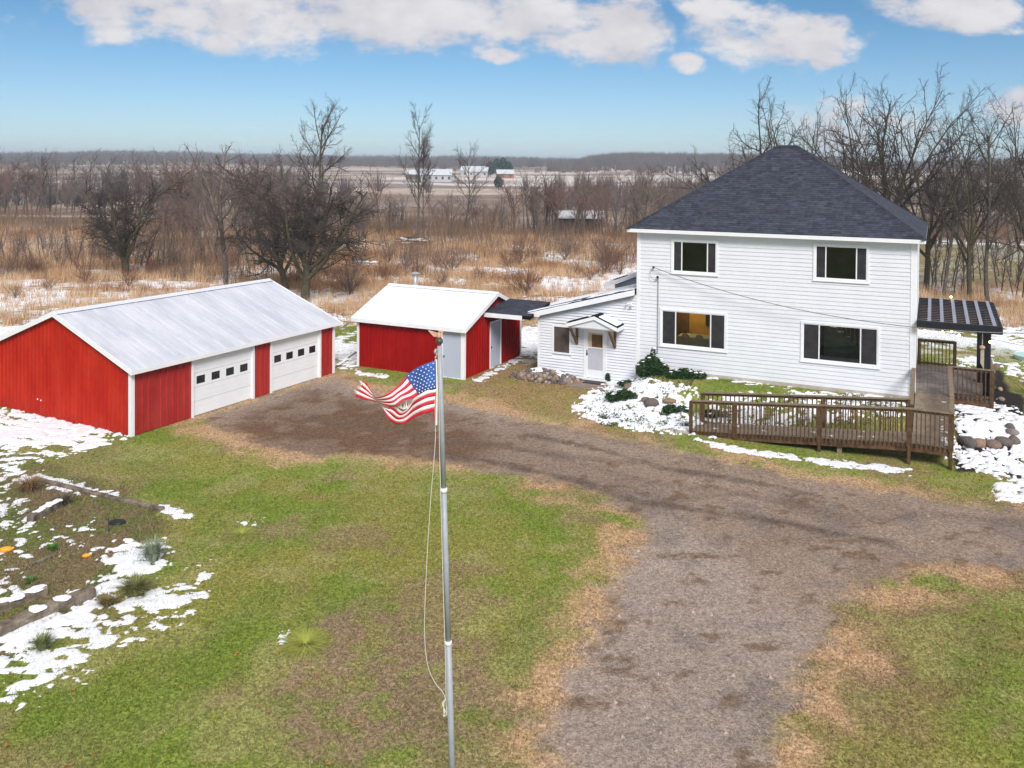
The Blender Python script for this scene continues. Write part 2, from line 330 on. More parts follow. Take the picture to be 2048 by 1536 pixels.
BROWN=[(G((560,1330),(650,1240),(800,1210),(960,1300),(1000,1420),(900,1500),(760,1536),(520,1536),(480,1420)),.9,(.25,.175,.11)),
 (G((1130,1420),(1260,1450),(1380,1440),(1480,1500),(1500,1700),(1060,1700),(1090,1500)),.95,(.28,.19,.115)),
 (G((1600,1380),(1700,1230),(1850,1150),(2048,1140),(2200,1180),(2000,1210),(1800,1280),(1720,1400)),.7,(.26,.165,.10)),
 (G((1850,1230),(2048,1220),(2048,1420),(1850,1400)),.45,(.20,.13,.08)),
 (G((1650,1330),(1760,1300),(1850,1440),(1800,1600),(1600,1600)),.5,(.22,.15,.085)),
 (G((940,740),(1040,715),(1150,770),(1180,830),(1290,880),(1100,850),(960,815)),.8,(.29,.18,.095)),
 (G((660,755),(720,745),(760,770),(900,805),(700,775)),.7,(.24,.16,.09)),
 (G((60,880),(250,880),(330,960),(240,1010),(60,950)),.5,(.21,.16,.09)),
 (G((0,1000),(160,960),(300,1010),(330,1100),(200,1250),(0,1300)),.75,(.19,.145,.085))]
MULCH=[G((1908,945),(1912,830),(1985,815),(2048,830),(2048,965),(1990,945)),G((1985,800),(1995,760),(2010,800),(2048,870),(2048,900),(2010,880),(1990,830))]
GARDEN=G((0,900),(120,930),(330,1020),(330,1100),(210,1200),(0,1330),(-250,1400),(-250,900))
GREENS=[(G((1280,772),(1400,768),(1480,780),(1500,815),(1420,800),(1330,790)),(.13,.17,.03)),(G((1000,1330),(1060,1200),(1130,1180),(1120,1300),(1080,1400),(1010,1420)),(.12,.17,.03)),
  (G((60,1400),(420,1240),(560,1160),(520,1300),(300,1500),(0,1600)),(.14,.19,.028)),(G((1600,1200),(1760,1230),(1800,1330),(1760,1400),(1650,1300)),(.16,.18,.04)),
  (G((670,650),(720,640),(720,690),(675,690)),(.16,.20,.03)),(G((1040,630),(1085,630),(1085,690),(1045,700)),(.14,.2,.03))]
def lerp(a,b,t): return a+(b-a)*t[:,None]
def ground_col(x,y):
    n1=fbm(x/3.2,y/3.2,21,4);n2=fbm(x/.9,y/.9,22,4);n3=fbm(x/.28,y/.28,23,3);n0=fbm(x/9,y/9,25,3)
    c=np.empty((len(x),3));c[:]=(.225,.220,.052)
    c=lerp(c,np.array([.165,.215,.034]),sstep(.42,.58,n1))
    c=lerp(c,np.array([.28,.26,.10]),sstep(.50,.68,n2)*.65)
    c=lerp(c,np.array([.25,.18,.10]),sstep(.56,.70,fbm(x/1.7,y/1.7,29,4))*.6)
    for P,k in GREENS:
        d=poly_sd(P,x,y)+(n2-.5)*1.6;c=lerp(c,np.array(k),sstep(.6,-.6,d)*.7)
    for P,w,k in BROWN:
        d=poly_sd(P,x,y)+(n2-.5)*2.4+(n1-.5)*2;c=lerp(c,np.array(k),sstep(.7,-.7,d)*w*(.45+.9*sstep(.4,.6,n3)).clip(0,1))
    d=poly_sd(DRIVE,x,y);ed=d+(n2-.5)*.9+(n3-.5)*.35
    tan=sstep(1.5,.3,d+(n2-.5)*2.6)
    c=lerp(c,np.array([.45,.29,.17]),tan*.9*sstep(.25,.5,fbm(x/1.1,y/1.1,31,3)))
    g=np.empty_like(c);g[:]=(.305,.230,.178)
    g=lerp(g,np.array([.225,.165,.125]),sstep(.42,.66,n1)*.6)
    g=lerp(g,np.array([.35,.285,.24]),sstep(.50,.68,n0)*.7)
    g=lerp(g,np.array([.17,.145,.135]),sstep(.50,.72,fbm(x/1.1,y/1.1,33,5))*.55*sstep(28,24,y))
    g=lerp(g,np.array([.15,.09,.05]),sstep(.62,.72,fbm(x/.55,y/.45,35,4))*.7)
    md=poly_sd(MUD,x,y)+(n1-.5)*2.5;g=lerp(g,np.array([.15,.088,.052]),sstep(1.3,-1.2,md)*.95*(.6+.8*sstep(.35,.6,n2)).clip(0,1))
    for P,w,a in ((TRACK1,.17,.95),(TRACK2,.15,.85),(TRACK1+np.array([.5,1.5]),.14,.4),(TRACK2+np.array([.35,1.25]),.12,.35),(TRACK3,.2,.4),(TRACK4,.25,.5)):
        t=line_d(P,x,y)+(n2-.5)*.5;g=lerp(g,np.array([.13,.095,.075]),sstep(w+.2,w-.14,t)*a*(.6+.7*sstep(.35,.65,n3)).clip(0,1))
    c=lerp(c,g,sstep(.35,-.45,ed+.5*(n3-.5)))
    u,v=hloc(x,y)
    for P in MULCH:
        d2=poly_sd(P,x,y)+(n2-.5)*.3;c=lerp(c,np.array([.028,.022,.020]),sstep(.1,-.1,d2))
    d3=poly_sd(GARDEN,x,y)+(n2-.5)*.8;k=lerp(np.tile(np.array([.17,.125,.07]),(len(x),1)),np.array([.11,.13,.035]),sstep(.42,.6,n2));c=lerp(c,k,sstep(.3,-.3,d3)*.75)
    # rough field behind the buildings
    fd=sstep(50,58,y+(n0-.5)*12-.10*np.abs(x-6))
    f=np.empty_like(c);f[:]=(.34,.215,.125);f=lerp(f,np.array([.46,.32,.20]),sstep(.4,.62,n2));f=lerp(f,np.array([.15,.10,.06]),sstep(.52,.66,n1)*.7)
    c=lerp(c,f,fd)
    sn=fbm(x/5+3,y/4,41,4);sn2=fbm(x/.7,y/.6,43,3)
    s_=sstep(.528,.565,sn+.55*(sn2-.5)+.25*(fbm(x/.25,y/.25,47,2)-.5)-.03*sstep(75,95,y)+.17*sstep(-8,-18,x)*sstep(68,60,y)+.05*sstep(-3,5,x)*sstep(70,62,y))*sstep(38,46,y)*(.95)
    c=lerp(c,np.array([.82,.84,.88]),s_*(1-.0*fd)*(y<125))
    # wood floor and far fields
    w1=fbm(x/30,y/18,51,4);fl=np.empty_like(c);fl[:]=(.21,.15,.105);fl=lerp(fl,np.array([.46,.40,.36]),sstep(.55,.66,w1+.3*(sn2-.5))*.6)
    c=lerp(c,fl,sstep(105,125,y))
    ff=np.empty_like(c);ff[:]=(.42,.33,.255);w2=fbm(x/160,y/55,53,4);ff=lerp(ff,np.array([.62,.57,.53]),sstep(.46,.60,w2));ff=lerp(ff,np.array([.17,.125,.10]),sstep(.50,.60,fbm(x/120,y/40,55,3))*.8)
    c=lerp(c,ff,sstep(190,240,y+20*(w1-.5)))
    c=lerp(c,np.array([.17,.13,.115]),sstep(780,1000,y+60*(w2-.5)))
    line=np.exp(-((y-158-3*(fbm(x/20,x*0,57,2)-.5))/1.6)**2)*(x<-50);c=lerp(c,np.array([.85,.87,.9]),line)
    gl=((x>28)&(y>70)&(y<112));c=lerp(c,np.array([.22,.19,.085]),gl*sstep(70,76,y)*.8)
    line=np.exp(-((y-112-2*(fbm(x/9,x*0,59,2)-.5))/1.2)**2)*(x>28);c=lerp(c,np.array([.85,.87,.9]),line*.9)
    return c
def axis(lo,hi,step,grow,end):
    a=list(np.arange(lo,hi+1e-6,step));s=step
    b=[];q=a[-1]
    while q<end:
        s*=grow;q+=s;b.append(q)
    return a,b
xa,xr=axis(-26,27,.12,1.045,5200);xl=[-26-(q-27) for q in xr][::-1]
XS=np.array(xl+xa+xr)
ya,_=axis(5,34,.11,1,0);yb=list(np.arange(34.16,62,.19));q=yb[-1];s=.19;yc=[]
while q<6500: s*=1.028;q+=s;yc.append(q)
yd=[5-1.5**k for k in range(0,12)][::-1]
YS=np.array(yd+ya+yb+yc)
gx,gy=np.meshgrid(XS,YS);x=gx.ravel();y=gy.ravel();z=hgt(x,y)
dsd=poly_sd(DRIVE,x,y)+(fbm(x/.9,y/.9,22,4)-.5)*.9+(fbm(x/.28,y/.28,23,3)-.5)*.35
z=z-.03*sstep(.15,-.15,dsd)+.015*(fbm(x/.35,y/.35,61,3)-.5)*(y<60)
V=np.stack([x,y,z],1);C=ground_col(x,y)
nx,ny=len(XS),len(YS)
i=np.arange((nx-1)*(ny-1));r_=i//(nx-1);c_=i%(nx-1);a=r_*nx+c_
FA=np.stack([a,a+1,a+nx+1,a+nx],1)
fm=dsd[FA].mean(1)<0;fy=y[FA].mean(1)
def sub(name,mask,**k):
    Fs=FA[mask];idx=np.unique(Fs);mp=np.zeros(len(V),int);mp[idx]=np.arange(len(idx))
    return mkobj(name,bigmesh(name,V[idx],mp[Fs],m_gravel if name=='driveway' else m_ground,C[idx],True),**k)
sub('driveway',fm,kind='structure');sub('lawn',(~fm)&(fy<52),kind='structure');sub('field',(~fm)&(fy>=52),kind='structure')
# ------------------------------------------------------------------ snow lying on the ground
def snow_patch(P,cell=.042,thick=.022,cover=.6,nscale=.35,edge=.5,seed=0,dash=1.):
    P=np.asarray(P);lo=P.min(0)-.5;hi=P.max(0)+.5
    X,Y=np.meshgrid(np.arange(lo[0],hi[0],cell),np.arange(lo[1],hi[1],cell));sh=X.shape;x=X.ravel();y=Y.ravel()
    d=poly_sd(P,x,y)
    ns=nscale*.62;n=fbm(x/(ns*dash),y/ns,70+seed,5)+.40*(fbm(x/1.1,y/1.1,80+seed,3)-.5)+.22*(fbm(x/.10,y/.10,85+seed,2)-.5)
    thr=.545+(.5-cover)*.48
    m=(n-thr)*6-np.maximum(d+edge*.5,0)/edge*1.5
    m=np.where(d<edge,m,-1)
    t=np.sqrt(np.clip(m,0,1))*thick*(.8+.4*fbm(x/.2,y/.2,90,2))
    z=hgt(x,y)+t-.012+np.where(m<=0,-.02,0.004)+.012
    V=np.stack([x,y,z],1);ny,nx=sh;i=np.arange((nx-1)*(ny-1));a=(i//(nx-1))*nx+i%(nx-1)
    Fs=np.stack([a,a+1,a+nx+1,a+nx],1);Fs=Fs[(m[Fs]>0).any(1)]
    idx=np.unique(Fs);mp=np.zeros(len(V),int);mp[idx]=np.arange(len(idx));return V[idx],mp[Fs]
def Gz(z,*pts): return np.array([gz(a,b,z)[:2] for a,b in pts])
SNOW=[
 (G((-60,812),(0,820),(120,838),(244,866),(240,882),(180,896),(60,890),(-60,900)),dict(cover=.85,thick=.06)),
 (G((-120,885),(0,880),(150,885),(190,900),(60,930),(-120,960)),dict(cover=.52,dash=1.8,seed=1)),
 (G((-80,940),(40,920),(60,940),(40,985),(-80,1000)),dict(cover=.6,seed=2)),
 (G((45,950),(110,955),(245,993),(240,1003),(120,975),(45,968)),dict(cover=.9,edge=.2,seed=3)),
 (G((318,1010),(385,1027),(375,1035),(340,1035)),dict(cover=.95,edge=.15,seed=4)),
 (G((-80,1000),(45,1000),(75,1030),(55,1055),(-80,1060)),dict(cover=.72,seed=5)),
 (G((-60,1085),(60,1070),(90,1090),(60,1115),(-60,1110)),dict(cover=.6,seed=6)),
 (G((90,1055),(200,1040),(230,1090),(120,1130),(60,1120)),dict(cover=.33,seed=16)),
 (G((-100,1150),(60,1140),(50,1170),(-50,1220),(-100,1220)),dict(cover=.55,seed=7)),
 (G((255,1090),(300,1092),(310,1125),(250,1170),(190,1215),(130,1260),(60,1290),(0,1330),(-120,1400),(-120,1330),(60,1245),(110,1225),(170,1185),(225,1130)),dict(cover=.9,thick=.05,seed=8)),
 (G((130,1240),(250,1190),(330,1160),(420,1130),(430,1180),(330,1240),(220,1300),(100,1370),(-60,1420),(-100,1370),(30,1310)),dict(cover=.60,seed=9,dash=1.4)),
 (G((330,1130),(430,1120),(420,1170),(360,1230),(280,1300),(180,1370),(60,1440),(-50,1440),(200,1320)),dict(cover=.30,seed=10,dash=1.3)),
 (G((470,1045),(520,1040),(520,1055),(480,1065)),dict(cover=.42,edge=.2,seed=11,nscale=.2)),
 (G((552,1270),(580,1265),(580,1290),(555,1300)),dict(cover=.5,edge=.2,seed=12,nscale=.2)),
 (Gz(.3,(1163,800),(1200,775),(1215,762),(1270,740),(1330,752),(1400,755),(1430,775),(1330,768),(1285,772),(1300,790),(1370,800),(1378,845),(1290,843),(1210,832),(1170,815)),dict(cover=.86,thick=.08,seed=13,nscale=.28)),
 (Gz(.5,(1300,750),(1420,758),(1640,790),(1560,792),(1400,772)),dict(cover=.5,edge=.2,seed=14,dash=2)),
 (Gz(.25,(1385,835),(1450,815),(1600,812),(1800,822),(1808,858),(1600,850),(1400,862)),dict(cover=.66,seed=15,thick=.05)),
 (Gz(.02,(1395,880),(1500,898),(1640,915),(1815,938),(1812,948),(1700,935),(1560,915),(1440,896)),dict(cover=.9,edge=.18,seed=17)),
 (Gz(.0,(1640,918),(1700,925),(1700,938),(1650,930)),dict(cover=.8,edge=.2,seed=27)),
 (Gz(.5,(1912,812),(1985,815),(2010,830),(2048,850),(2100,880),(2100,900),(2020,880),(1915,868)),dict(cover=.80,thick=.06,seed=18)),
 (Gz(.1,(1918,882),(2020,890),(2100,905),(2100,985),(2000,945),(1915,930)),dict(cover=.80,thick=.06,seed=19,nscale=.22)),
 (G((1978,982),(2010,968),(2060,965),(2120,985),(2120,1015),(2048,1010),(2000,1000)),dict(cover=.97,edge=.2,thick=.07,seed=20)),
 (Gz(.1,(712,738),(780,750),(770,754),(711,745)),dict(cover=.97,edge=.15,seed=21)),
 (G((940,765),(1040,716),(1048,722),(960,768)),dict(cover=.7,edge=.2,seed=22)),
 (G((672,690),(712,685),(712,742),(672,742)),dict(cover=.55,cell=.07,seed=23,dash=2)),
 (G((1040,655),(1085,650),(1085,722),(1040,715)),dict(cover=.6,cell=.07,seed=24)),
 (Gz(.6,(1985,615),(2100,620),(2100,740),(2000,690),(1985,660)),dict(cover=.6,cell=.1,thick=.06,seed=25,dash=2)),
 (Gz(.7,(1910,720),(1975,712),(1990,735),(1915,742)),dict(cover=.75,cell=.07,thick=.06,seed=26)),
 (Gz(.6,(2000,735),(2048,730),(2100,760),(2100,790),(2020,765)),dict(cover=.5,cell=.06,thick=.05,seed=28)),
]
for P,k in SNOW:
    Vs,Fs=snow_patch(P,**k)
    if len(Fs):mkobj('snow',bigmesh('snow',Vs,Fs,m_snow,None,True),kind='stuff')
# ------------------------------------------------------------------ grass
def blades(n,xlo,xhi,ylo,yhi,hmin,hmax,w,keep,colf,lean=.5,clump=1,spread=.05,jit=.35):
    m=n//clump;X=rng.uniform(xlo,xhi,m);Y=rng.uniform(ylo,yhi,m);k=keep(X,Y);X=X[k];Y=Y[k]
    c=colf(X,Y);X=np.repeat(X,clump)+rng.normal(0,spread,len(X)*clump);Y=np.repeat(Y,clump)+rng.normal(0,spread,len(Y)*clump);c=np.repeat(c,clump,0)
    n=len(X);Z=hgt(X,Y)-.01;h=rng.uniform(hmin,hmax,n);a=rng.uniform(0,math.pi,n);lx=rng.normal(0,lean,n)*h;ly=rng.normal(0,lean,n)*h
    ww=w*rng.uniform(.6,1.3,n);dx=np.cos(a)*ww/2;dy=np.sin(a)*ww/2
    V=np.empty((n,3,3));V[:,0]=np.stack([X-dx,Y-dy,Z],1);V[:,1]=np.stack([X+dx,Y+dy,Z],1);V[:,2]=np.stack([X+lx,Y+ly,Z+h],1)
    j=rng.uniform(1-jit,1+jit,(n,1))*(1+rng.normal(0,.06,(n,3)));c=np.clip(c*j,0,1)
    return V.reshape(-1,3),np.arange(n*3).reshape(-1,3),np.repeat(c,3,0)
def inb(X,Y,pad=.0):
    """inside a building footprint"""
    u,v=hloc(X,Y);k=(u>-5-pad)&(u<HW+pad)&(v>-pad)&(v<11)
    k|=(u>3.5)&(u<12.1)&(v>-5.4)&(v<-4.0);k|=(u>10.7)&(u<13.5)&(v>-5.4)&(v<5.4)
    g1=(X-GX)*math.sin(GA)+(Y-GY)*math.cos(GA);g2=-(X-GX)*math.cos(GA)+(Y-GY)*math.sin(GA);k|=(g1>-pad)&(g1<10.7+pad)&(g2>-pad)&(g2<8.2+pad)
    s1=(X-SO[0])*math.cos(SA)-(Y-SO[1])*math.sin(SA);s2=(X-SO[0])*math.sin(SA)+(Y-SO[1])*math.cos(SA);k|=(s1>-pad)&(s1<SL+pad)&(s2>-pad)&(s2<SW+pad);return k
def lawn_keep(X,Y):
    d=poly_sd(DRIVE,X,Y)+(fbm(X/.9,Y/.9,22,4)-.5)*.9
    k=(d>.02)&~inb(X,Y,.05)&(np.abs(X)<Y*.62+1)
    for P in MULCH:k&=poly_sd(P,X,Y)>.05
    return k
b1=blades(360000,-16,16,12,26,.025,.065,.02,lawn_keep,ground_col,lean=.7,clump=3,spread=.03,jit=.6)
b2=blades(200000,-24,26,26,54,.03,.07,.032,lawn_keep,ground_col,lean=.7,clump=3,spread=.05,jit=.6)
def joinb(L_):
    V=[];Fs=[];C=[];o=0
    for v,f,c in L_:V.append(v);Fs.append(f+o);C.append(c);o+=len(v)
    return np.concatenate(V),np.concatenate(Fs),np.concatenate(C)
v,f,c=joinb([b1,b2]);mkobj('grass',bigmesh('grass',v,f,m_blade,c),kind='stuff')
def field_col(X,Y):
    n=fbm(X/2.5,Y/2.5,101,3);c=np.empty((len(X),3));c[:]=(.50,.32,.185);c=lerp(c,np.array([.60,.43,.28]),sstep(.45,.6,n));c=lerp(c,np.array([.27,.125,.05]),sstep(.55,.68,fbm(X/4,Y/4,103,3))*.8);return c
def field_keep(X,Y):
    e=54+(fbm(X/9,Y/9,25,3)-.5)*12-.10*np.abs(X-6)
    sn=fbm(X/5+3,Y/4,41,4)+.10*sstep(-8,-18,X)*sstep(68,60,Y)
    k=(Y>e)&(rng.random(len(X))<1.1-sstep(.50,.57,sn)*.88)&~inb(X,Y,.3)&(np.abs(X)<Y*.63+3)
    k&=~((X>27)&(Y>70))
    return k
v,f,c=joinb([blades(330000,-75,75,47,84,.35,.95,.035,field_keep,field_col,lean=.22,clump=10,spread=.16,jit=.3),blades(170000,-90,90,84,128,.4,1.0,.06,field_keep,field_col,lean=.22,clump=8,spread=.25,jit=.3)])
mkobj('dry_field_grass',bigmesh('dry_field_grass',v,f,m_blade,c),kind='stuff')
def thick_keep(X,Y):
    n=fbm(X/7,Y/5,121,3);k=(n>.47)&(np.abs(X)<Y*.63+3)&~((X>27)&(Y>70)&(Y<112));k&=(X<-6)|(Y>100)|(n>.60);return k
def thick_col(X,Y):
    n=fbm(X/5,Y/5,123,3);c=np.empty((len(X),3));c[:]=(.15,.105,.08);c=lerp(c,np.array([.25,.15,.09]),sstep(.45,.6,n));return c
v,f,c=joinb([blades(60000,-75,75,70,104,.9,3.0,.035,thick_keep,thick_col,lean=.20,clump=9,spread=.5,jit=.4),blades(60000,-95,95,104,150,1.2,3.6,.05,thick_keep,thick_col,lean=.2,clump=9,spread=.7,jit=.4)])
mkobj('brushwood',bigmesh('brushwood',v,f,m_blade,c),kind='stuff')
# dead weeds in the garden on the left
def gkeep(X,Y): return (poly_sd(GARDEN,X,Y)<-.1)&(fbm(X/.8,Y/.8,111,3)>.48)
v,f,c=blades(26000,-19,-5,14,27,.05,.22,.014,gkeep,lambda X,Y:lerp(np.tile(np.array([.26,.19,.11]),(len(X),1)),np.array([.12,.17,.05]),sstep(.45,.6,fbm(X/.7,Y/.7,113,3))),lean=.8,clump=6,spread=.06)
mkobj('garden_weeds',bigmesh('garden_weeds',v,f,m_blade,c),kind='stuff')
def pebbles(n):
    X=rng.uniform(-13,20,n);Y=rng.uniform(12,38,n);d=poly_sd(DRIVE,X,Y);k=(d<.25)&(np.abs(X)<Y*.62+1)&(rng.random(n)<np.clip((34-Y)/14,.15,1));X=X[k];Y=Y[k];n=len(X);Z=hgt(X,Y)-.028
    r=rng.uniform(.009,.022,n)*(1+2*(rng.random(n)<.01));a=rng.uniform(0,6.28,n);V=np.empty((n,4,3))
    for q in range(3):V[:,q]=np.stack([X+np.cos(a+q*2.1)*r,Y+np.sin(a+q*2.1)*r,Z-.01],1)
    V[:,3]=np.stack([X+rng.normal(0,.2,n)*r,Y+rng.normal(0,.2,n)*r,Z+r*.8],1);b=np.arange(n)*4
    Fs=np.concatenate([np.stack([b,b+1,b+3],1),np.stack([b+1,b+2,b+3],1),np.stack([b+2,b,b+3],1)])
    c=ground_col(X,Y)*rng.uniform(.65,1.5,(n,1))*(1+rng.normal(0,.05,(n,3)));return V.reshape(-1,3),Fs,np.repeat(np.clip(c,0,.8),4,0)
v,f,c=pebbles(230000);mkobj('loose_gravel',bigmesh('loose_gravel',v,f,m_blade,c),kind='stuff')
# fallen leaves on the lawn
def leafscatter():
    n=420;X=rng.uniform(-12,12,n);Y=rng.uniform(13,28,n);k=lawn_keep(X,Y);X=X[k];Y=Y[k];n=len(X);Z=hgt(X,Y)+.04;a=rng.uniform(0,6.28,n);r=rng.uniform(.03,.055,n)
    V=np.empty((n,4,3))
    for q in range(4):
        V[:,q,0]=X+np.cos(a+q*1.57)*r*(1 if q%2 else .6);V[:,q,1]=Y+np.sin(a+q*1.57)*r*(1 if q%2 else .6);V[:,q,2]=Z+rng.uniform(-.015,.02,n)
    c=np.array([.30,.13,.05])*rng.uniform(.5,1.5,(n,1))
    return V.reshape(-1,3),np.arange(4*n).reshape(-1,4),np.repeat(c,4,0)
v,f,c=leafscatter();mkobj('fallen_leaves',bigmesh('fallen_leaves',v,f,m_blade,c),kind='stuff')
# ------------------------------------------------------------------ building parts
def split_row(x0,x1,z0,z1,holes):
    seg=[(x0,x1)]
    for (a,b,c,d) in holes:
        if z1<=c+1e-6 or z0>=d-1e-6:continue
        n=[]
        for s,e in seg:
            if b<=s or a>=e:n.append((s,e));continue
            if a>s:n.append((s,a))
            if b<e:n.append((b,e))
        seg=n
    return [q for q in seg if q[1]-q[0]>.03]
def lap(mb,xa,xb,za,zb,y=0,lip=.025,xb2=None,xa2=None,T=lambda x,y,z:(x,y,z)):
    """one lapped board: proud 2 cm at its foot, 4 mm at its head"""
    xb2=xb if xb2 is None else xb2;xa2=xa if xa2 is None else xa2
    mb.hexa([T(xa,y-lip,za),T(xb,y-lip,za),T(xb,y+.01,za),T(xa,y+.01,za),T(xa2,y-.004,zb+.004),T(xb2,y-.004,zb+.004),T(xb2,y+.01,zb-.002),T(xa2,y+.01,zb-.002)])
def rib_sheet(mb,x0,x1,zb,zt,pitch,T,rib=.018,rw=.05,phase=0,back=.02):
    xs=[x0];ps=[0]
    k=math.ceil((x0-phase)/pitch)
    pts=[(x0,0)]
    while True:
        c=phase+k*pitch
        if c+rw/2>=x1-.005:break
        if c-rw/2>x0+.005:pts+=[(c-rw/2,0),(c-rw/4,rib),(c+rw/4,rib),(c+rw/2,0)]
        k+=1
    pts.append((x1,0));n=len(pts);vs=[]
    for x,h in pts:vs+=[T(x,-h,zb(x)),T(x,-h,zt(x)),T(x,back,zt(x)),T(x,back,zb(x))]
    fs=[]
    for i in range(n-1):
        a=4*i;b=a+4;fs+=[(a,b,b+1,a+1),(a+1,b+1,b+2,a+2),(a+2,b+2,b+3,a+3),(a+3,b+3,b,a)]
    fs+=[(0,1,2,3),(4*n-4,4*n-1,4*n-2,4*n-3)]
    mb.add(vs,fs);return mb
def panels(parent,name,mat,x0,x1,zb,zt,T,pitch=.23,width=.92,rib=.018,rw=.05,label=None,breaks=()):
    xs=[x0]
    while xs[-1]+width<x1-.1:xs.append(xs[-1]+width)
    xs.append(x1);xs=sorted(set(xs+[b for b in breaks if x0<b<x1]))
    for a,b in zip(xs[:-1],xs[1:]):
        rib_sheet(MB(),a+.002,b-.002,zb,zt,pitch,T,rib,rw,phase=x0+.09).build(name,mat,parent)
def window(parent,x0,x1,z0,z1,fr,y=0,panes_mats=None,room=None):
    """cased picture window: casing, sash, two mullions, three panes"""
    w=MB();cw=.085
    for b in ((x0,z0,x1,z0+cw),(x0,z1-cw,x1,z1),(x0,z0+cw,x0+cw,z1-cw),(x1-cw,z0+cw,x1,z1-cw)):w.box(b[0],y-.05,b[1],b[2],y+.03,b[3])
    w.box(x0-.02,y-.075,z0-.03,x1+.02,y-.0,z0-.002)
    wo=w.build('window',m_trim,parent)
    a,b,c,d=x0+cw,x1-cw,z0+cw,z1-cw
    s=MB();t=.035
    for q in ((a,c,b,c+t),(a,d-t,b,d),(a,c+t,a+t,d-t),(b-t,c+t,b,d-t)):s.box(q[0],y-.03,q[1],q[2],y+.02,q[3])
    s.build('sash',m_fdoor,wo)
    a+=t;b-=t;c+=t;d-=t
    m1=a+(b-a)*fr;m2=b-(b-a)*fr
    for mm in (m1,m2):
        MB().box(mm-.022,y-.033,c,mm+.022,y+.018,d).build('mullion',m_trim,wo)
    for (p,q,mt) in zip((a,m1+.022,m2+.022),(m1-.022,m2-.022,b),panes_mats or (m_screen,m_glass,m_screen)):
        MB().box(p,y-.004,c,q,y+.002,d).build('pane',mt,wo)
    # the room behind
    r=MB();D=2.6 if room else 1.2;X0,X1,Z0,Z1=x0-.25,x1+.25,z0-.5,z1+.35
    r.box(X0,y+D,Z0,X1,y+D+.02,Z1).box(X0-.02,y+.04,Z0,X0,y+D,Z1).box(X1,y+.04,Z0,X1+.02,y+D,Z1).box(X0,y+.04,Z0-.02,X1,y+D,Z0).box(X0,y+.04,Z1,X1,y+D,Z1+.02)
    r.build('room',room or m_dark,wo);return wo
def shingle_face(mb,A,B,Cp,Dp,expo=.145,th=.012,tab=.30,seed=0,wmul=1.):
    """A-B eave edge, D-C ridge edge (D above A); rows of shingles as thin boxes"""
    R=random.Random(seed);A,B,Cp,Dp=map(Vector,(A,B,Cp,Dp))
    eave=(B-A).normalized();mid=(Dp-A)-eave*((Dp-A).dot(eave));up=mid.normalized();hh=mid.length;nrm=eave.cross(up).normalized()
    if nrm.z<0:nrm=-nrm
    n=max(1,round(hh/expo));L=(B-A).length;sD=(Dp-A).dot(eave);sC=(Cp-A).dot(eave)
    for i in range(n):
        t0=i/n;t1=min((i+1.25)/n,1);tm=(i+.5)/n
        x0=sD*tm;x1=L+(sC-L)*tm;x=x0-R.random()*tab
        while x<x1:
            w=tab*R.choice((.55,.8,1,1.25))*wmul;a=max(x,x0);b=min(x+w,x1);x+=w
            if b-a<.02:continue
            k=R.uniform(.72,1.28)*(1.15 if R.random()<.12 else 1)
            l0=A+eave*a+up*(t0*hh);l1=A+eave*b+up*(t0*hh);h0=A+eave*a+up*(t1*hh);h1=A+eave*b+up*(t1*hh)
            th1=th*R.uniform(.8,1.4)
            mb.add([l0+nrm*th1,l1+nrm*th1,h1+nrm*.003,h0+nrm*.003,l0-nrm*.004,l1-nrm*.004],[(0,1,2,3),(4,5,1,0),(4,0,3),(5,2,1)],(k,k,k*R.uniform(.96,1.06)))
# ================================================================== HOUSE
house=thing('farmhouse','white two-storey farmhouse with dark hipped shingle roof and lap siding','house',(HO[0],HO[1],0),-HA)
ZB,ZE=.93,6.72
WIN=dict(UL=(1.469,3.449,5.03,6.47,.19),UR=(7.166,9.212,5.09,6.54,.19),LL=(1.009,3.839,1.913,3.52,.215),LR=(6.728,9.623,1.863,3.453,.215))
holes=[(a+.03,b-.03,c+.03,d-.03) for a,b,c,d,_ in WIN.values()]
n=36;p=(ZE-ZB)/n
for i in range(n):
    za=ZB+i*p;zb=za+p
    for s,e in split_row(.12,HW-.12,za,zb,holes):
        mb=MB();lap(mb,s,e,za,zb)
        for a,b,c,d in holes:
            if abs(a-e)<1e-6:
                if za<c<zb:lap(mb,a,b,za,c-.012)
                if za<d<zb:lap(mb,a,b,d,zb)
        mb.build('siding_board',m_white,house)
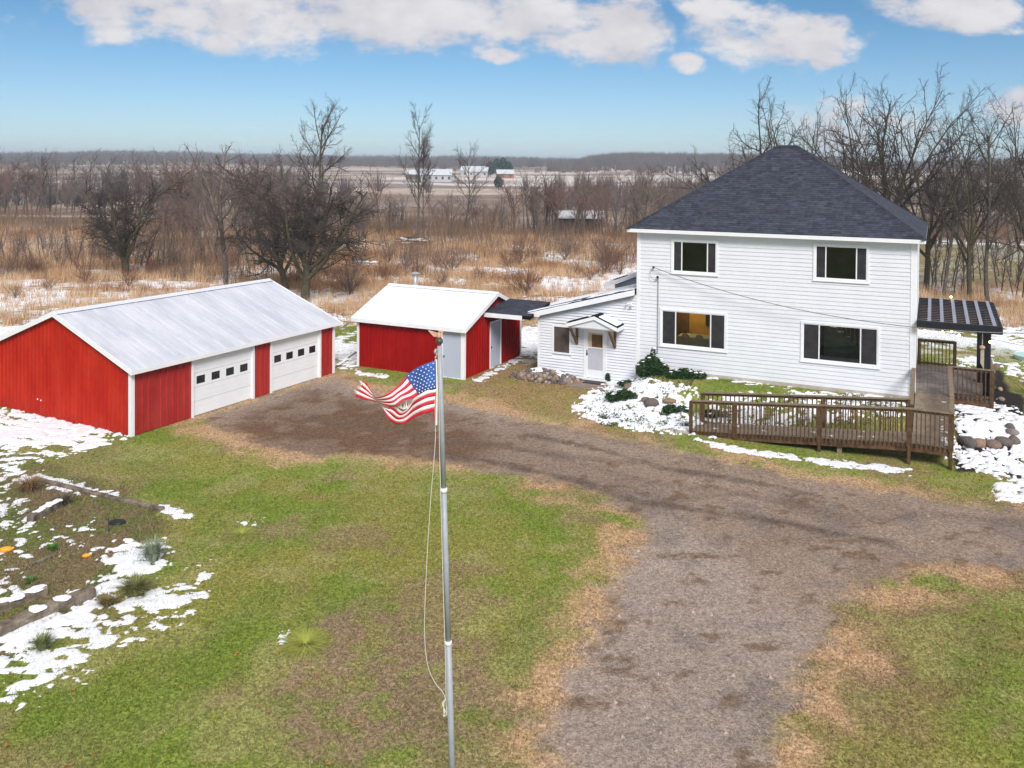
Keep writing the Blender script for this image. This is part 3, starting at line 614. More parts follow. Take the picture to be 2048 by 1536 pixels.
    # rows crossed by a window edge keep their boards behind the casing
for nm,fn in (('right',lambda x,y,z:(HW-y,x,z)),('left',lambda x,y,z:(y,x,z)),('rear',lambda x,y,z:(x,10.15-y,z))):
    mb=MB()
    for i in range(n):
        za=ZB+i*p;zb=za+p;lap(mb,.12,(10.03 if nm!='rear' else HW-.12),za,zb,T=fn)
    mb.build('side_siding',m_white,house,kind='stuff')
MB().box(-.02,-.03,.3,HW+.02,10.17,ZB-.005).build('foundation',m_conc,house)
tr=MB()
for x0,x1 in ((-.03,.12),(HW-.12,HW+.03)):
    for y0,y1 in ((-.035,.12),(10.03,10.185)):MB().box(x0,y0,ZB-.01,x1,y1,ZE).build('corner_trim',m_trim,house)
MB().box(.125,.04,ZB,HW-.125,.06,ZB+.6).build('wall_base',m_dark,house)
for key,(a,b,c,d,fr) in WIN.items():
    w=window(house,a,b,c,d,fr,room=m_yellow if key=='LL' else None)
    if key=='LL':
        f=MB();f.box(a+.5,.9,c-.35,b-.2,1.7,c+.30).build('table',M('table_cloth',(.35,.40,.33),(.28,.33,.27),4,.8),w)
        for q in (.9,1.5,2.1):
            MB().ball((a+q,.75,c+.34),.17,10,6,(1,.35,.8)).build('chair_back',M('chair_fabric',(.40,.34,.24),(.33,.28,.2),9,.9),w)
        MB().box(a+1.35,2.5,c+.55,a+2.25,2.56,d-.05).build('picture',m_screen,w)
        MB().box(a+.0,1.9,c-.4,a+.62,2.5,d+.2).build('cupboard',m_bracket,w)
        MB().ball((a+1.0,1.6,d+.12),.09).build('lamp',emis('room_lamp',(1,.78,.45),90),w)
    if key=='LR':
        st=MB()
        for k in range(8):st.box(b-.2-.24*k-.24,.9,c-.5,b-.2-.24*k,1.8,c+.25+.17*k)
        st.build('staircase',M('stair_wood',(.14,.17,.13),(.10,.12,.09),4,.8),w)
        bl=MB()
        for k in range(12):bl.box(b-.35-.16*k,.86,c+.3+.11*k,b-.31-.16*k,.9,c+1.5+.11*k)
        bl.build('banister',M('banister_wood',(.30,.22,.09),(.22,.15,.06),4,.8),w)
        MB().ball((a+1.2,1.2,d+.15),.06).build('lamp',emis('hall_lamp',(1,.85,.6),160),w)
        MB().box(a+.1,.5,c-.2,b-.1,.8,c+.12).build('bench',m_greydoor,w)
OV=.379;EZ=ZE+.15;RZ=10.5;RL=.846;DEP=10.148;RY=DEP/2
e=[(-OV,-OV,EZ),(HW+OV,-OV,EZ),(HW+OV,DEP+OV,EZ),(-OV,DEP+OV,EZ)];r=[(HW/2-RL/2,RY,RZ),(HW/2+RL/2,RY,RZ)]
roof=MB().add(e+r+[(x,y,EZ-.1) for x,y,_ in e],[(0,1,5,4),(1,2,5),(2,3,4,5),(3,0,4),(9,8,7,6)]).build('roof',m_shing,house)
fa=MB();t=.02
fa.box(-OV,-OV,EZ-.16,HW+OV,-OV+t,EZ-.012).box(-OV,DEP+OV-t,EZ-.16,HW+OV,DEP+OV,EZ-.012).box(-OV,-OV+t,EZ-.16,-OV+t,DEP+OV-t,EZ-.012).box(HW+OV-t,-OV+t,EZ-.16,HW+OV,DEP+OV-t,EZ-.012)
fa.box(-OV+t,-OV+t,EZ-.15,HW+OV-t,.0,EZ-.13);fa.build('fascia',m_trim,roof)
sh=MB();shingle_face(sh,e[0],e[1],r[1],r[0],seed=1);shingle_face(sh,e[1],e[2],r[1],r[1],seed=2);shingle_face(sh,e[2],e[3],r[0],r[1],seed=3);shingle_face(sh,e[3],e[0],r[0],r[0],seed=4)
sh.build('shingles',m_shing,roof,kind='stuff')
cap=MB()
def caps(a,b):
    a=Vector(a);b=Vector(b);L=(b-a).length;n=int(L/.16);d=(b-a)/n
    side=d.cross(Vector((0,0,1))).normalized()*.14
    for k in range(n):
        p0=a+d*k+Vector((0,0,.035));p1=a+d*(k+1.15)+Vector((0,0,.018));q=random.uniform(.65,1.1);dz=Vector((0,0,-.07))
        cap.add([p0-side+dz,p0,p0+side+dz,p1-side+dz,p1,p1+side+dz],[(0,1,4,3),(1,2,5,4),(0,2,1)],(q,q,q))
for a,b in ((e[0],r[0]),(e[1],r[1]),(e[2],r[1]),(e[3],r[0]),(r[0],r[1])):caps(a,b)
cap.build('ridge_caps',m_shing,roof,kind='stuff')
# eave dripping edge / downpipe at right corner
MB().box(HW+.035,-.02,ZB,HW+.10,.05,ZE-.05).build('downpipe',m_trim,house)
# service mast, conduit and insulators on the front wall
MB().tube([(.93,-.06,1.6),(.93,-.06,4.75),(.93,-.10,4.84),(.93,-.16,4.82)],.022,8).build('conduit',m_steel,house)
MB().ball((.93,-.17,4.83),.06,8,6).build('weatherhead',m_black,house)
MB().tube([(.74,0,5.24),(.74,-.12,5.24)],.018,6).ball((.74,-.14,5.24),.055,8,6).build('wire_anchor',m_black,house)
MB().tube([(.74,-.14,5.22),(.62,-.16,5.1),(.60,-.16,4.9),(.70,-.16,4.74),(.86,-.17,4.72),(.93,-.17,4.80)],.009,5).build('drip_loop',m_wire,house)
# ------------------------------------------------------------------ ANNEX (entry wing)
annex=thing('entry_wing','low white entry wing with sloping roof joined to the left of the farmhouse','house wing',(HO[0],HO[1],0),-HA)
AX0,AX1=-4.636,-.035
az=lambda x:4.07+.277*(x-.16)   # soffit line
D0,D1,DZ0,DZ1=AX0+2.283,AX0+3.212,.209,2.311
W0,W1,V0,V1=AX0+.70,AX0+1.60,1.10,2.39
mb=MB();pz=.125;z=.12
hl_=[(W0,W1,V0,V1),(D0-.06,D1+.06,-1,DZ1+.06)]
while z<4.2:
    s=AX0+.09;ee=AX1
    # the top of each course is cut by the roof slope
    xs=.16+(z+pz-4.13)/.277
    s2=max(s,xs)
    if s2<ee-.05:
        for a,b in split_row(s2,ee,z,z+pz,hl_):lap(mb,a,b,z,z+pz,lip=.055)
        if s2>s:lap(mb,max(s,s2-pz/.277),s2+.001,z,z+pz*.02,xa2=None) if False else None
    z+=pz
mb.build('siding',m_white,annex,kind='stuff')
MB().prism([(AX0+.04,.012,.05),(W0+.02,.012,.05),(W0+.02,.012,az(W0+.02)-.01),(AX0+.04,.012,az(AX0+.04)-.01)],(0,.08,0)).prism([(W0+.02,.012,.05),(W1-.02,.012,.05),(W1-.02,.012,V0),(W0+.02,.012,V0)],(0,.08,0)).prism([(W0+.02,.012,V1),(W1-.02,.012,V1),(W1-.02,.012,az(W1)-.01),(W0+.02,.012,az(W0)-.01)],(0,.08,0)).prism([(W1-.02,.012,.05),(D0-.02,.012,.05),(D0-.02,.012,az(D0)-.01),(W1-.02,.012,az(W1)-.01)],(0,.08,0)).prism([(D0-.02,.012,DZ1),(D1+.02,.012,DZ1),(D1+.02,.012,az(D1)-.01),(D0-.02,.012,az(D0)-.01)],(0,.08,0)).prism([(D1+.02,.012,.05),(AX1,.012,.05),(AX1,.012,az(AX1)-.01),(D1+.02,.012,az(D1)-.01)],(0,.08,0)).box(AX0+.05,.1,.05,AX0+.15,3.3,2.68).box(AX0+.1,3.2,.05,-.03,3.3,2.8).build('wall',m_white,annex)
MB().box(AX0-.02,-.03,.05,AX0+.09,.09,2.66).build('corner_trim',m_trim,annex)
s=MB()
for k in range(25):lap(s,.1,3.3,.1+k*.1,.2+k*.1,T=lambda x,y,z:(AX0+.05+y,x,z))
s.build('side_siding',m_white,annex,kind='stuff')
# window
w=MB();cw=.075
for q in ((W0,V0,W1,V0+cw),(W0,V1-cw,W1,V1),(W0,V0+cw,W0+cw,V1-cw),(W1-cw,V0+cw,W1,V1-cw)):w.box(q[0],-.05,q[1],q[2],.02,q[3])
w=w.build('window',m_trim,annex);MB().box(W0+cw,-.006,V0+cw,W1-cw,0,V1-cw).build('pane',M('annex_screen',(.075,.055,.048),(.11,.085,.07),3,.8,fine=.25,fscale=80),w)
# storm door
d=MB()
for q in ((D0-.07,DZ0-.02,D0+.04,DZ1+.06),(D1-.04,DZ0-.02,D1+.07,DZ1+.06),(D0+.04,DZ1-.03,D1-.04,DZ1+.06)):d.box(q[0],-.055,q[1],q[2],.03,q[3])
d=d.build('door_frame',m_trim,annex)
f=MB();x0,x1=D0+.045,D1-.045;f.box(x0,-.035,DZ0+.0,x1,.01,DZ0+.34).box(x0,-.035,DZ0+.34,x0+.07,.01,DZ1-.035).box(x1-.07,-.035,DZ0+.34,x1,.01,DZ1-.035).box(x0+.07,-.035,DZ1-.12,x1-.07,.01,DZ1-.035).box(x0+.07,-.035,DZ0+1.29,x1-.07,.01,DZ0+1.34)
sd=f.build('storm_door',m_fdoor,annex)
MB().box(x0+.07,-.015,DZ0+.34,x1-.07,-.011,DZ0+1.29).build('lower_panel',M('door_grey_panel',(.50,.50,.55),(.46,.46,.52),3,.5),sd)
MB().box(x0+.07,.002,DZ0+1.34,x1-.07,.006,DZ1-.12).build('upper_frame',M('inner_door',(.62,.48,.36),(.55,.42,.32),5,.6),sd)
MB().box(x0+.25,-.006,DZ0+1.36,x1-.10,.0,DZ1-.20).build('upper_glass',M('warm_dark_glass',(.10,.045,.018),(.16,.08,.035),3,.25,spec=.5),sd)
MB().box(x0+.02,-.06,DZ0+1.13,x0+.06,-.035,DZ0+1.2).box(x0+.02,-.07,DZ0+.98,x0+.07,-.035,DZ0+1.1).build('handle',m_black,sd)
MB().box(D0-.12,-.16,DZ0-.09,D1+.12,.02,DZ0-.022).build('threshold',m_trim,annex)
# roof of the wing
def P3(x,y,dz=0):return (x,y,az(x)+dz)
A0=-5.12;A1=-.03
rf=MB().add([P3(A0,-.3,.02),P3(A1,-.3,.02),P3(A1,3.5,.02),P3(A0,3.5,.02),P3(A0,-.3,.25),P3(A1,-.3,.25),P3(A1,3.5,.25),P3(A0,3.5,.25)],[(0,3,2,1),(4,5,6,7),(0,1,5,4),(1,2,6,5),(2,3,7,6),(3,0,4,7)]).build('roof',m_shing,annex)
fs=MB();fs.hexa([P3(A0-.02,-.325,0),P3(A1,-.325,0),P3(A1,-.302,0),P3(A0-.02,-.302,0),P3(A0-.02,-.325,.235),P3(A1,-.325,.235),P3(A1,-.302,.235),P3(A0-.02,-.302,.235)])
fs.box(A0-.022,-.3,az(A0)+.0,A0-.002,3.5,az(A0)+.22)
fs.build('fascia',m_trim,rf)
sh=MB()
k_=MB();shingle_face(sh,P3(A0,3.5,.25),P3(A0,-.3,.25),P3(A1,-.3,.25),P3(A1,3.5,.25),expo=.14,seed=7)
sh.build('shingles',m_shing,rf,kind='stuff')
# snow left lying on that roof
def roof_snow(parent,f,x0,x1,y0,y1,test,cell=.06,th=.03,name='snow_cover'):
    mb=MB();X=np.arange(x0,x1+1e-6,cell);Y=np.arange(y0,y1+1e-6,cell);gx_,gy_=np.meshgrid(X,Y);t=test(gx_,gy_);zz=np.clip(t,0,1)**.5*th
    ny,nx=gx_.shape
    vs=[f(gx_[j,i],gy_[j,i],zz[j,i]-(.03 if t[j,i]<=0 else 0)) for j in range(ny) for i in range(nx)]
    fs=[(j*nx+i,j*nx+i+1,(j+1)*nx+i+1,(j+1)*nx+i) for j in range(ny-1) for i in range(nx-1) if max(t[j,i],t[j,i+1],t[j+1,i],t[j+1,i+1])>0]
    return mb.add(vs,fs).build(name,m_snow,parent,smooth=True,kind='stuff')
def t_ann(x,y):
    n=fbm(x/.9,y/.25,200,3)
    a=(.33-np.abs(y-.0-.02*(x+5)))*5*(x<-2.6)-(n-.45)*3
    b=(y-1.9-.25*(x+3))*3-(n-.5)*4
    c=(.9-np.abs(x+.75)*2.2)*2*(y<1.2)+(n-.62)*3
    return np.maximum(np.maximum(a,b),c)
roof_snow(rf,lambda x,y,h:P3(x,y,.265+h),A0+.02,A1-.02,-.28,3.48,t_ann)
# gabled hood over the door with its brackets
hood=MB();c0,c1,cm=-2.93,-.58,-1.62;ze,zr=2.60,3.02;yf=-.92
h=MB();t=.09
for (xa,za,xb,zb) in ((c0,ze,cm,zr),(c1,ze,cm,zr)):
    h.prism([(xa,yf,za),(xb,yf,zb),(xb,0,zb),(xa,0,za)],(0,0,t))
hd=h.build('door_hood',m_shing,annex)
g=MB();ft=.15
for (xa,xb) in ((c0,cm),(c1,cm)):g.prism([(xa,yf-.03,ze-.09),(xb,yf-.03,zr-.09),(xb,yf-.03,zr-.09+ft),(xa,yf-.03,ze-.09+ft)],(0,.028,0))
g.box(c0-.01,yf,ze-.1,c0-.035,-.03,ze+.06).box(c1+.01,yf,ze-.1,c1+.035,-.03,ze+.06)
g.build('hood_fascia',m_trim,hd)
MB().prism([(c0+.1,yf+.05,ze-.06),(c1-.1,yf+.05,ze-.06),(cm,yf+.05,zr-.06)],(0,.03,0)).build('gable_infill',m_white,hd)
MB().box(c0+.05,yf+.08,ze-.10,c1-.05,-.03,ze-.07).build('hood_soffit',m_trim,hd)
roof_snow(hd,lambda x,y,h_:(x,y,(ze+(zr-ze)*(1-abs(x-cm)/abs((c0 if x<cm else c1)-cm)))+t+.01+h_),cm+.14,c1-.03,yf+.12,-.05,lambda x,y:np.minimum(np.minimum((c1-.06-x)*14,(x-cm-.16)*14),np.minimum((y-yf-.14)*14,1.)),cell=.04,th=.05)
roof_snow(hd,lambda x,y,h_:(x,y,(ze+(zr-ze)*(1-abs(x-cm)/abs(c0-cm)))+t+.01+h_),c0+.05,cm-.2,yf+.05,yf+.45,lambda x,y:np.minimum(np.minimum((cm-.25-x)*10,(x-c0-.06)*10),(yf+.4-y)*10),cell=.04,th=.04)
for bx in (-2.74,-.97):
    b=MB();b.box(bx-.05,-.10,1.62,bx+.05,-.026,2.48);b.bar((bx,-.08,1.68),(bx,-.84,2.46),.09,.10,up=(1,0,0));b.build('bracket',m_bracket,hd)
fl=MB();fl.box(-.40,-.06,3.56,-.22,-.026,3.68).tube([(-.36,-.05,3.62),(-.42,-.15,3.58),(-.44,-.22,3.52)],[.03,.05,.07],8).tube([(-.26,-.05,3.62),(-.22,-.15,3.58),(-.2,-.22,3.52)],[.03,.05,.07],8).build('floodlight',m_fdoor,annex)
# rear addition
rear=thing('rear_addition','small grey-sided rear addition with snowy lean-to roof behind the entry wing','house wing',(HO[0],HO[1],0),-HA)
MB().prism([(-2.6,4.6,.1),(-.04,4.6,.1),(-.04,4.6,4.72),(-2.6,4.6,3.74)],(0,4.2,0)).build('wall',m_white,rear)
q=MB();q.prism([(-3.0,4.2,3.62),(-.04,4.2,4.76),(-.04,4.2,4.95),(-3.0,4.2,3.81)],(0,5,0));rr=q.build('roof',m_shing,rear)
MB().prism([(-3.03,4.17,3.6),(-.04,4.17,4.75),(-.04,4.17,4.94),(-3.03,4.17,3.79)],(0,.028,0)).build('fascia',m_trim,rr)
roof_snow(rr,lambda x,y,h_:(x,y,3.81+.385*(x+3.0)+.01+h_),-2.98,-.06,4.25,8.9,lambda x,y:(fbm(x/.8,y/.6,210,3)-.42)*6,cell=.1,th=.04)
# breezeway roof between the shed and the wing
br=thing('breezeway_roof','short dark shingled breezeway roof between the white-roofed shed and entry wing','roof',(HO[0],HO[1],0),-HA)
bz=lambda y:2.79+.16*(y+.71)
MB().hexa([(-7.03,-.71,bz(-.71)-.16),(-4.72,-.71,bz(-.71)-.16),(-4.72,1.5,bz(1.5)-.16),(-7.03,1.5,bz(1.5)-.16),(-7.03,-.71,bz(-.71)),(-4.72,-.71,bz(-.71)),(-4.72,1.5,bz(1.5)),(-7.03,1.5,bz(1.5))]).build('roof_deck',m_shing,br)
MB().box(-7.04,-.735,bz(-.71)-.2,-5.13,-.712,bz(-.71)-.004).build('fascia',m_trim,br)
sh=MB();shingle_face(sh,(-7.02,-.71,bz(-.71)),(-4.72,-.71,bz(-.71)),(-4.72,1.5,bz(1.5)),(-7.02,1.5,bz(1.5)),expo=.14,seed=9);sh.build('shingles',m_shing,br,kind='stuff')
# ================================================================== GARAGE
gar=thing('garage','long red metal garage with two white overhead doors and frosted metal roof','garage',(GX,GY,0),math.pi/2-GA)
GL,GW,GZ,GR=10.7,8.193,2.37,3.93
sl=(GR-GZ)/(GW/2)
doors=[(2.593,5.758),(6.675,9.79)]
TF=lambda x,y,z:(x,y,z)
for a,b in ((.10,2.58),(5.77,6.665),(9.80,GL-.10)):panels(gar,'wall_panel',m_redf,a,b,lambda x:.02,lambda x:GZ-.01,TF,pitch=.26,width=.9,rib=.038,rw=.07)
gz_top=lambda y:GZ+sl*(GW/2-abs(y-GW/2))-.01
TG=lambda x,y,z:(y,x,z)
panels(gar,'wall_panel',m_red,.10,GW-.10,lambda x:.02,gz_top,TG,pitch=.23,width=.92,rib=.038,rw=.075,breaks=(GW/2,))
panels(gar,'wall_panel',m_red,.10,GW-.10,lambda x:.02,gz_top,lambda x,y,z:(GL-y,x,z),pitch=.23,width=.92,breaks=(GW/2,))
panels(gar,'wall_panel',m_red,.10,GL-.10,lambda x:.02,lambda x:GZ-.01,lambda x,y,z:(x,GW-y,z),pitch=.23,width=.92)
ct=MB()
for x0,x1 in ((-.045,.10),(GL-.10,GL+.03)):
    for y0,y1 in ((-.045,.10),(GW-.10,GW+.03)):MB().box(x0,y0,0,x1,y1,GZ).build('corner_trim',m_trim,gar)
MB().box(.05,.05,.0,GL-.05,GW-.05,.03).build('floor_slab',m_conc,gar)
for a,b in doors:
    d=MB();zt=2.24
    d.box(a-.01,-.045,0,a+.10,.10,zt).box(b-.10,-.045,0,b+.01,.10,zt).box(a+.10,-.045,zt-.08,b-.10,.10,zt).box(a-.01,-.02,zt+.002,b+.01,.05,GZ-.012)
    do=d.build('garage_door',m_trim,gar)
    ph=(zt-.08-.03)/4
    for k in range(4):
        z0=.03+k*ph
        if k!=2:
            s=MB();s.box(a+.10,.03,z0+.006,b-.10,.06,z0+ph-.006)
            for j in (1,2):s.box(a+.10,.024,z0+ph*j/3-.006,b-.10,.03,z0+ph*j/3+.004)
            s.build('door_section',m_fdoor,do)
        else:
            s=MB();ww=(b-a-.2);wz0,wz1=z0+.10,z0+ph-.13;xs=[a+.10]
            for j in range(4):
                c=a+.10+ww*(.13+.245*j)+.0;xs+=[c-.21,c+.21]
            xs.append(b-.10)
            for j in range(0,len(xs),2):s.box(xs[j],.03,z0+.006,xs[j+1],.06,z0+ph-.006)
            for j in range(1,len(xs)-1,2):s.box(xs[j],.03,z0+.006,xs[j+1],.06,wz0).box(xs[j],.03,wz1,xs[j+1],.06,z0+ph-.006)
            so_=s.build('door_section',m_fdoor,do)
            for j in range(1,len(xs)-1,2):
                MB().box(xs[j],.048,wz0,xs[j+1],.053,wz1).build('pane',M('dark_glass',(.012,.014,.018),(.03,.034,.04),2,.12,spec=.5) if 'dark_glass' not in bpy.data.materials else bpy.data.materials['dark_glass'],do)
ro=.234
def rT(side):
    # x along the ridge, z up the slope from the eave, y normal
    cs=1/math.hypot(1,sl);sn=sl*cs
    def T(x,y,z):
        yy=-ro+z*cs+y*sn;zz=GZ+.06-sl*ro+z*sn-y*cs
        return (x,yy,zz) if side==0 else (x,GW-yy,zz)
    return T
slen=(GW/2+ro)*math.hypot(1,sl)
roofg=MB().prism([(-.14,-ro+.02,GZ-.06-sl*ro+.05),(-.14,GW/2,GR+.02),(-.14,GW+ro-.02,GZ-.06-sl*ro+.05),(-.14,GW/2,GR-.02)],(GL+.28,0,0)).build('roof_frame',m_trim,gar)
for sd_ in (0,1):
    xs=np.append(np.arange(-.16,GL+.1,.915),GL+.16)
    for a,b in zip(xs[:-1],xs[1:]):
        if b-a<.05:continue
        rib_sheet(MB(),a+.002,b-.002,lambda x:0,lambda x:slen-.02,.305,rT(sd_),.009,.05,phase=a+.02,back=.015).build('roof_panel',m_roofg,gar)
tr=MB()
for y in (-ro-.012,GW+ro-.012):MB().box(-.17,y,GZ-.13-sl*ro+.05,GL+.17,y+.024,GZ+.05-sl*ro+.02).build('eave_fascia',m_trim,gar)
rk=MB()
for x0 in (-.185,GL+.165):
    for (ya_,za_,yb_,zb_) in ((-ro,GZ-sl*ro,GW/2,GR),(GW+ro,GZ-sl*ro,GW/2,GR)):MB().prism([(x0,ya_,za_-.09),(x0,yb_,zb_-.09),(x0,yb_,zb_+.10),(x0,ya_,za_+.10)],(.022,0,0)).build('rake_trim',m_trim,gar)
MB().prism([(-.18,GW/2-.22,GR-.22*sl+.10),(-.18,GW/2,GR+.115),(-.18,GW/2+.22,GR-.22*sl+.10),(-.18,GW/2,GR+.085)],(GL+.36,0,0)).build('ridge_cap',m_ridge,gar)
mb=MB();R_=random.Random(3)
for k in range(160):
    y=R_.uniform(.2,GW-.2);z=R_.random()**2*.35+.03;mb.ball((-.030,y,z),R_.uniform(.008,.03),5,3,(.25,1,1.3))
mb.build('mud_spatter',M('mud',(.13,.07,.045),(.18,.10,.06),9,.95),gar,kind='stuff')
MB().prism([(-.032,2.93,.02),(-.032,3.0,.02),(-.032,2.99,.30),(-.032,2.95,.42)],(.012,0,0)).build('rust_streak',M('rust',(.10,.035,.015),(.14,.05,.02),9,.9),gar)
# bolt heads seen on the gable
MB().ball((-.03,5.2,.62),.03,6,4).ball((-.03,5.0,.60),.03,6,4).build('hook',m_fdoor,gar)
# ================================================================== SHED
shed=thing('shed','small red metal shed with bright snowy roof, stovepipe and grey doors','shed',(SO[0],SO[1],0),-SA)
SZ,SR=2.385,3.50;ssl=(SR-SZ)/(SW/2);s1,s2=4.642,5.579
panels(shed,'wall_panel',m_redd,.09,s1-.06,lambda x:.03,lambda x:SZ-.01,TF,pitch=.23,width=.92,rib=.026,rw=.06)
MB().box(s1-.06,.0,2.2,s2+.05,.03,SZ-.01).build('door_header',m_redd,shed)
sgt=lambda y:SZ+ssl*(SW/2-abs(y-SW/2))-.01
def side_panels():
    TR=lambda x,y,z:(SL-y,x,z)
    for a,b,zb in ((.09,2.40,.03),(2.40,3.54,2.25),(3.54,SW-.09,.03)):
        panels(shed,'wall_panel',m_redd,a,b,lambda x,zb=zb:zb,sgt,TR,pitch=.23,width=.92,rib=.038,rw=.07,breaks=(SW/2,))
side_panels()
panels(shed,'wall_panel',m_redd,.09,SW-.09,lambda x:.03,sgt,lambda x,y,z:(y,x,z),pitch=.23,width=.92,breaks=(SW/2,))
panels(shed,'wall_panel',m_redd,.09,SL-.09,lambda x:.03,lambda x:SZ-.01,lambda x,y,z:(x,SW-y,z),pitch=.23,width=.92)
ct=MB()
for x0,x1,y0,y1 in ((-.03,.09,-.03,.09),(SL-.10,SL+.045,-.035,.09),(-.03,.09,SW-.09,SW+.03),(SL-.09,SL+.03,SW-.09,SW+.03)):MB().box(x0,y0,.0,x1,y1,SZ).build('corner_trim',m_trim,shed)
fr=MB();fr.box(s1-.06,-.035,0,s1+.0,.05,2.19).box(s2+.0,-.035,0,s2+.05,.05,2.19).box(s1,-.035,2.12,s2,.05,2.19).box(s1,-.035,0,s2,.05,.10)
fd=fr.build('door_frame',m_trim,shed)
dd=MB().box(s1+.004,.0,.104,s2-.004,.03,2.116).build('door',m_greydoor,shed);MB().ball((s1+.08,-.04,1.02),.035,8,6).build('handle',m_black,dd)
fr=MB();fr.box(SL-.05,2.40,0,SL+.035,2.46,2.24).box(SL-.05,3.48,0,SL+.035,3.54,2.24).box(SL-.05,2.46,2.17,SL+.035,3.48,2.24).box(SL-.05,2.46,0,SL+.06,3.48,.07);fr.build('door_frame',m_trim,shed)
dd=MB().box(SL-.04,2.465,.075,SL-.01,3.475,2.165).build('door',m_greydoor,shed);MB().ball((SL+.03,2.56,1.05),.035,8,6).build('handle',m_black,dd)
so2=.25
def sT(side):
    cs=1/math.hypot(1,ssl);sn=ssl*cs
    def T(x,y,z):
        yy=-so2+z*cs+y*sn;zz=SZ+.06-ssl*so2+z*sn-y*cs
        return (x,yy,zz) if side==0 else (x,SW-yy,zz)
    return T
sln=(SW/2+so2)*math.hypot(1,ssl)
MB().prism([(-.18,-so2+.02,SZ+.02-ssl*so2),(-.18,SW/2,SR+.01),(-.18,SW+so2-.02,SZ+.02-ssl*so2),(-.18,SW/2,SR-.04)],(SL+.36,0,0)).build('roof_frame',m_trim,shed)
for sd_ in (0,1):
    xs=np.append(np.arange(-.2,SL+.1,.915),SL+.2)
    for a,b in zip(xs[:-1],xs[1:]):rib_sheet(MB(),a+.002,b-.002,lambda x:0,lambda x:sln-.02,.23,sT(sd_),.008,.07,phase=a+.02,back=.015).build('roof_panel',m_roofw,shed)
tr=MB()
for y in (-so2-.012,SW+so2-.012):MB().box(-.21,y,SZ-.13-ssl*so2+.03,SL+.21,y+.024,SZ+.07-ssl*so2).build('eave_fascia',m_trim,shed)
rk=MB()
for x0 in (-.222,SL+.2):
    for (ya_,yb_) in ((-so2,SW/2),(SW+so2,SW/2)):MB().prism([(x0,ya_,SZ-ssl*so2-.10),(x0,yb_,SR-.10),(x0,yb_,SR+.09),(x0,ya_,SZ-ssl*so2+.09)],(.022,0,0)).build('rake_trim',m_trim,shed)
MB().prism([(-.21,SW/2-.2,SR-.2*ssl+.10),(-.21,SW/2,SR+.11),(-.21,SW/2+.2,SR-.2*ssl+.10),(-.21,SW/2,SR+.07)],(SL+.42,0,0)).build('ridge_cap',m_roofw,shed)
pp=MB().tube([(1.05,3.3,3.2),(1.05,3.3,4.02)],.10,12).tube([(1.05,3.3,3.25),(1.05,3.3,3.62)],[.24,.12],12).build('stovepipe',m_steel,shed,smooth=True)
MB().tube([(1.05,3.3,4.02),(1.05,3.3,4.10),(1.05,3.3,4.12),(1.05,3.3,4.19)],[.13,.13,.23,.12],12).build('cap',m_steel,pp)
# ================================================================== RAMP AND DECK
deck=thing('wheelchair_ramp','long weathered wooden ramp with baluster railings leading up to the side deck','ramp',(HO[0],HO[1],0),-HA)
RX0,RXL,RX1=3.70,10.78,12.02;YF,YB=-5.35,-4.08
rz=lambda x:.08+(.70-.08)*(x-RX0)/(RXL-RX0)
def deckz(x):return rz(x) if x<RXL else .70
bw=.14
def board(x0,y0,z0,x1,y1,z1,mat,th=.035):
    """board spanning from (x0,y0) to (x1,y1) with its top at z0..z1 along x"""
    MB().hexa([(x0,y0,z0-th),(x1,y0,z1-th),(x1,y1,z1-th),(x0,y1,z0-th),(x0,y0,z0),(x1,y0,z1),(x1,y1,z1),(x0,y1,z0)]).build('deck_board',mat,deck)
x=RX0
while x<RXL-.05:
    b=min(x+bw,RXL);board(x+.004,YF+.04,rz(x),b-.004,YB-.02,rz(b),m_deck);x+=bw
y=YF+.04
while y<YB-.03:
    b=min(y+bw,YB-.02);board(RXL+.004,y+.004,.70,RX1-.04,b-.004,.70,m_deck);y+=bw
# upper run towards the deck
r2=lambda y:.70+(1.10-.70)*(y-YB)/(0-YB)
y=YB
while y<-.02:
    b=min(y+bw,0);z0,z1=r2(y),r2(b);th=.035
    MB().hexa([(10.86,y+.004,z0-th),(12.0,y+.004,z0-th),(12.0,b-.004,z1-th),(10.86,b-.004,z1-th),(10.86,y+.004,z0),(12.0,y+.004,z0),(12.0,b-.004,z1),(10.86,b-.004,z1)]).build('deck_board',m_deck,deck);y+=bw
x=10.84
while x<13.38:
    b=min(x+bw,13.40)
    for ya_,yb_ in ((.0,2.6),(2.606,5.3)):MB().box(x+.004,ya_+.01,1.065,b-.004,yb_,1.10).build('deck_board',m_deckg,deck)
    x+=bw
# rim joists
rj=lambda pts,nm='rim_joist':[MB().prism([(a[0],a[1],a[2]-.04),(b[0],b[1],b[2]-.04),(b[0],b[1],b[2]-.27),(a[0],a[1],a[2]-.27)],off).build(nm,m_wood,deck) for a,b,off in pts]
rj([((RX0,YF,rz(RX0)+.05),(RXL,YF,.70),(0,.038,0)),((RX0,YB-.02,rz(RX0)+.05),(RXL,YB-.02,.70),(0,.038,0)),((RXL,YF,.70),(RX1,YF,.70),(0,.038,0)),((RX1-.038,YF+.04,.70),(RX1-.038,YB,.70),(.038,0,0)),
    ((12.0,YB,.70),(12.0,0,1.10),(.038,0,0)),((10.82,YB,.70),(10.82,0,1.10),(.036,0,0)),((12.04,-.04,1.10),(13.42,-.04,1.10),(0,.038,0)),((13.40,0,1.10),(13.40,5.3,1.10),(.038,0,0)),((10.84,5.305,1.10),(13.4,5.305,1.10),(0,.038,0))])
def post(x,y,zb,zt,w=.09,mat=None):MB().box(x-w/2,y-w/2,zb,x+w/2,y+w/2,zt).build('post',mat or m_wood,deck)
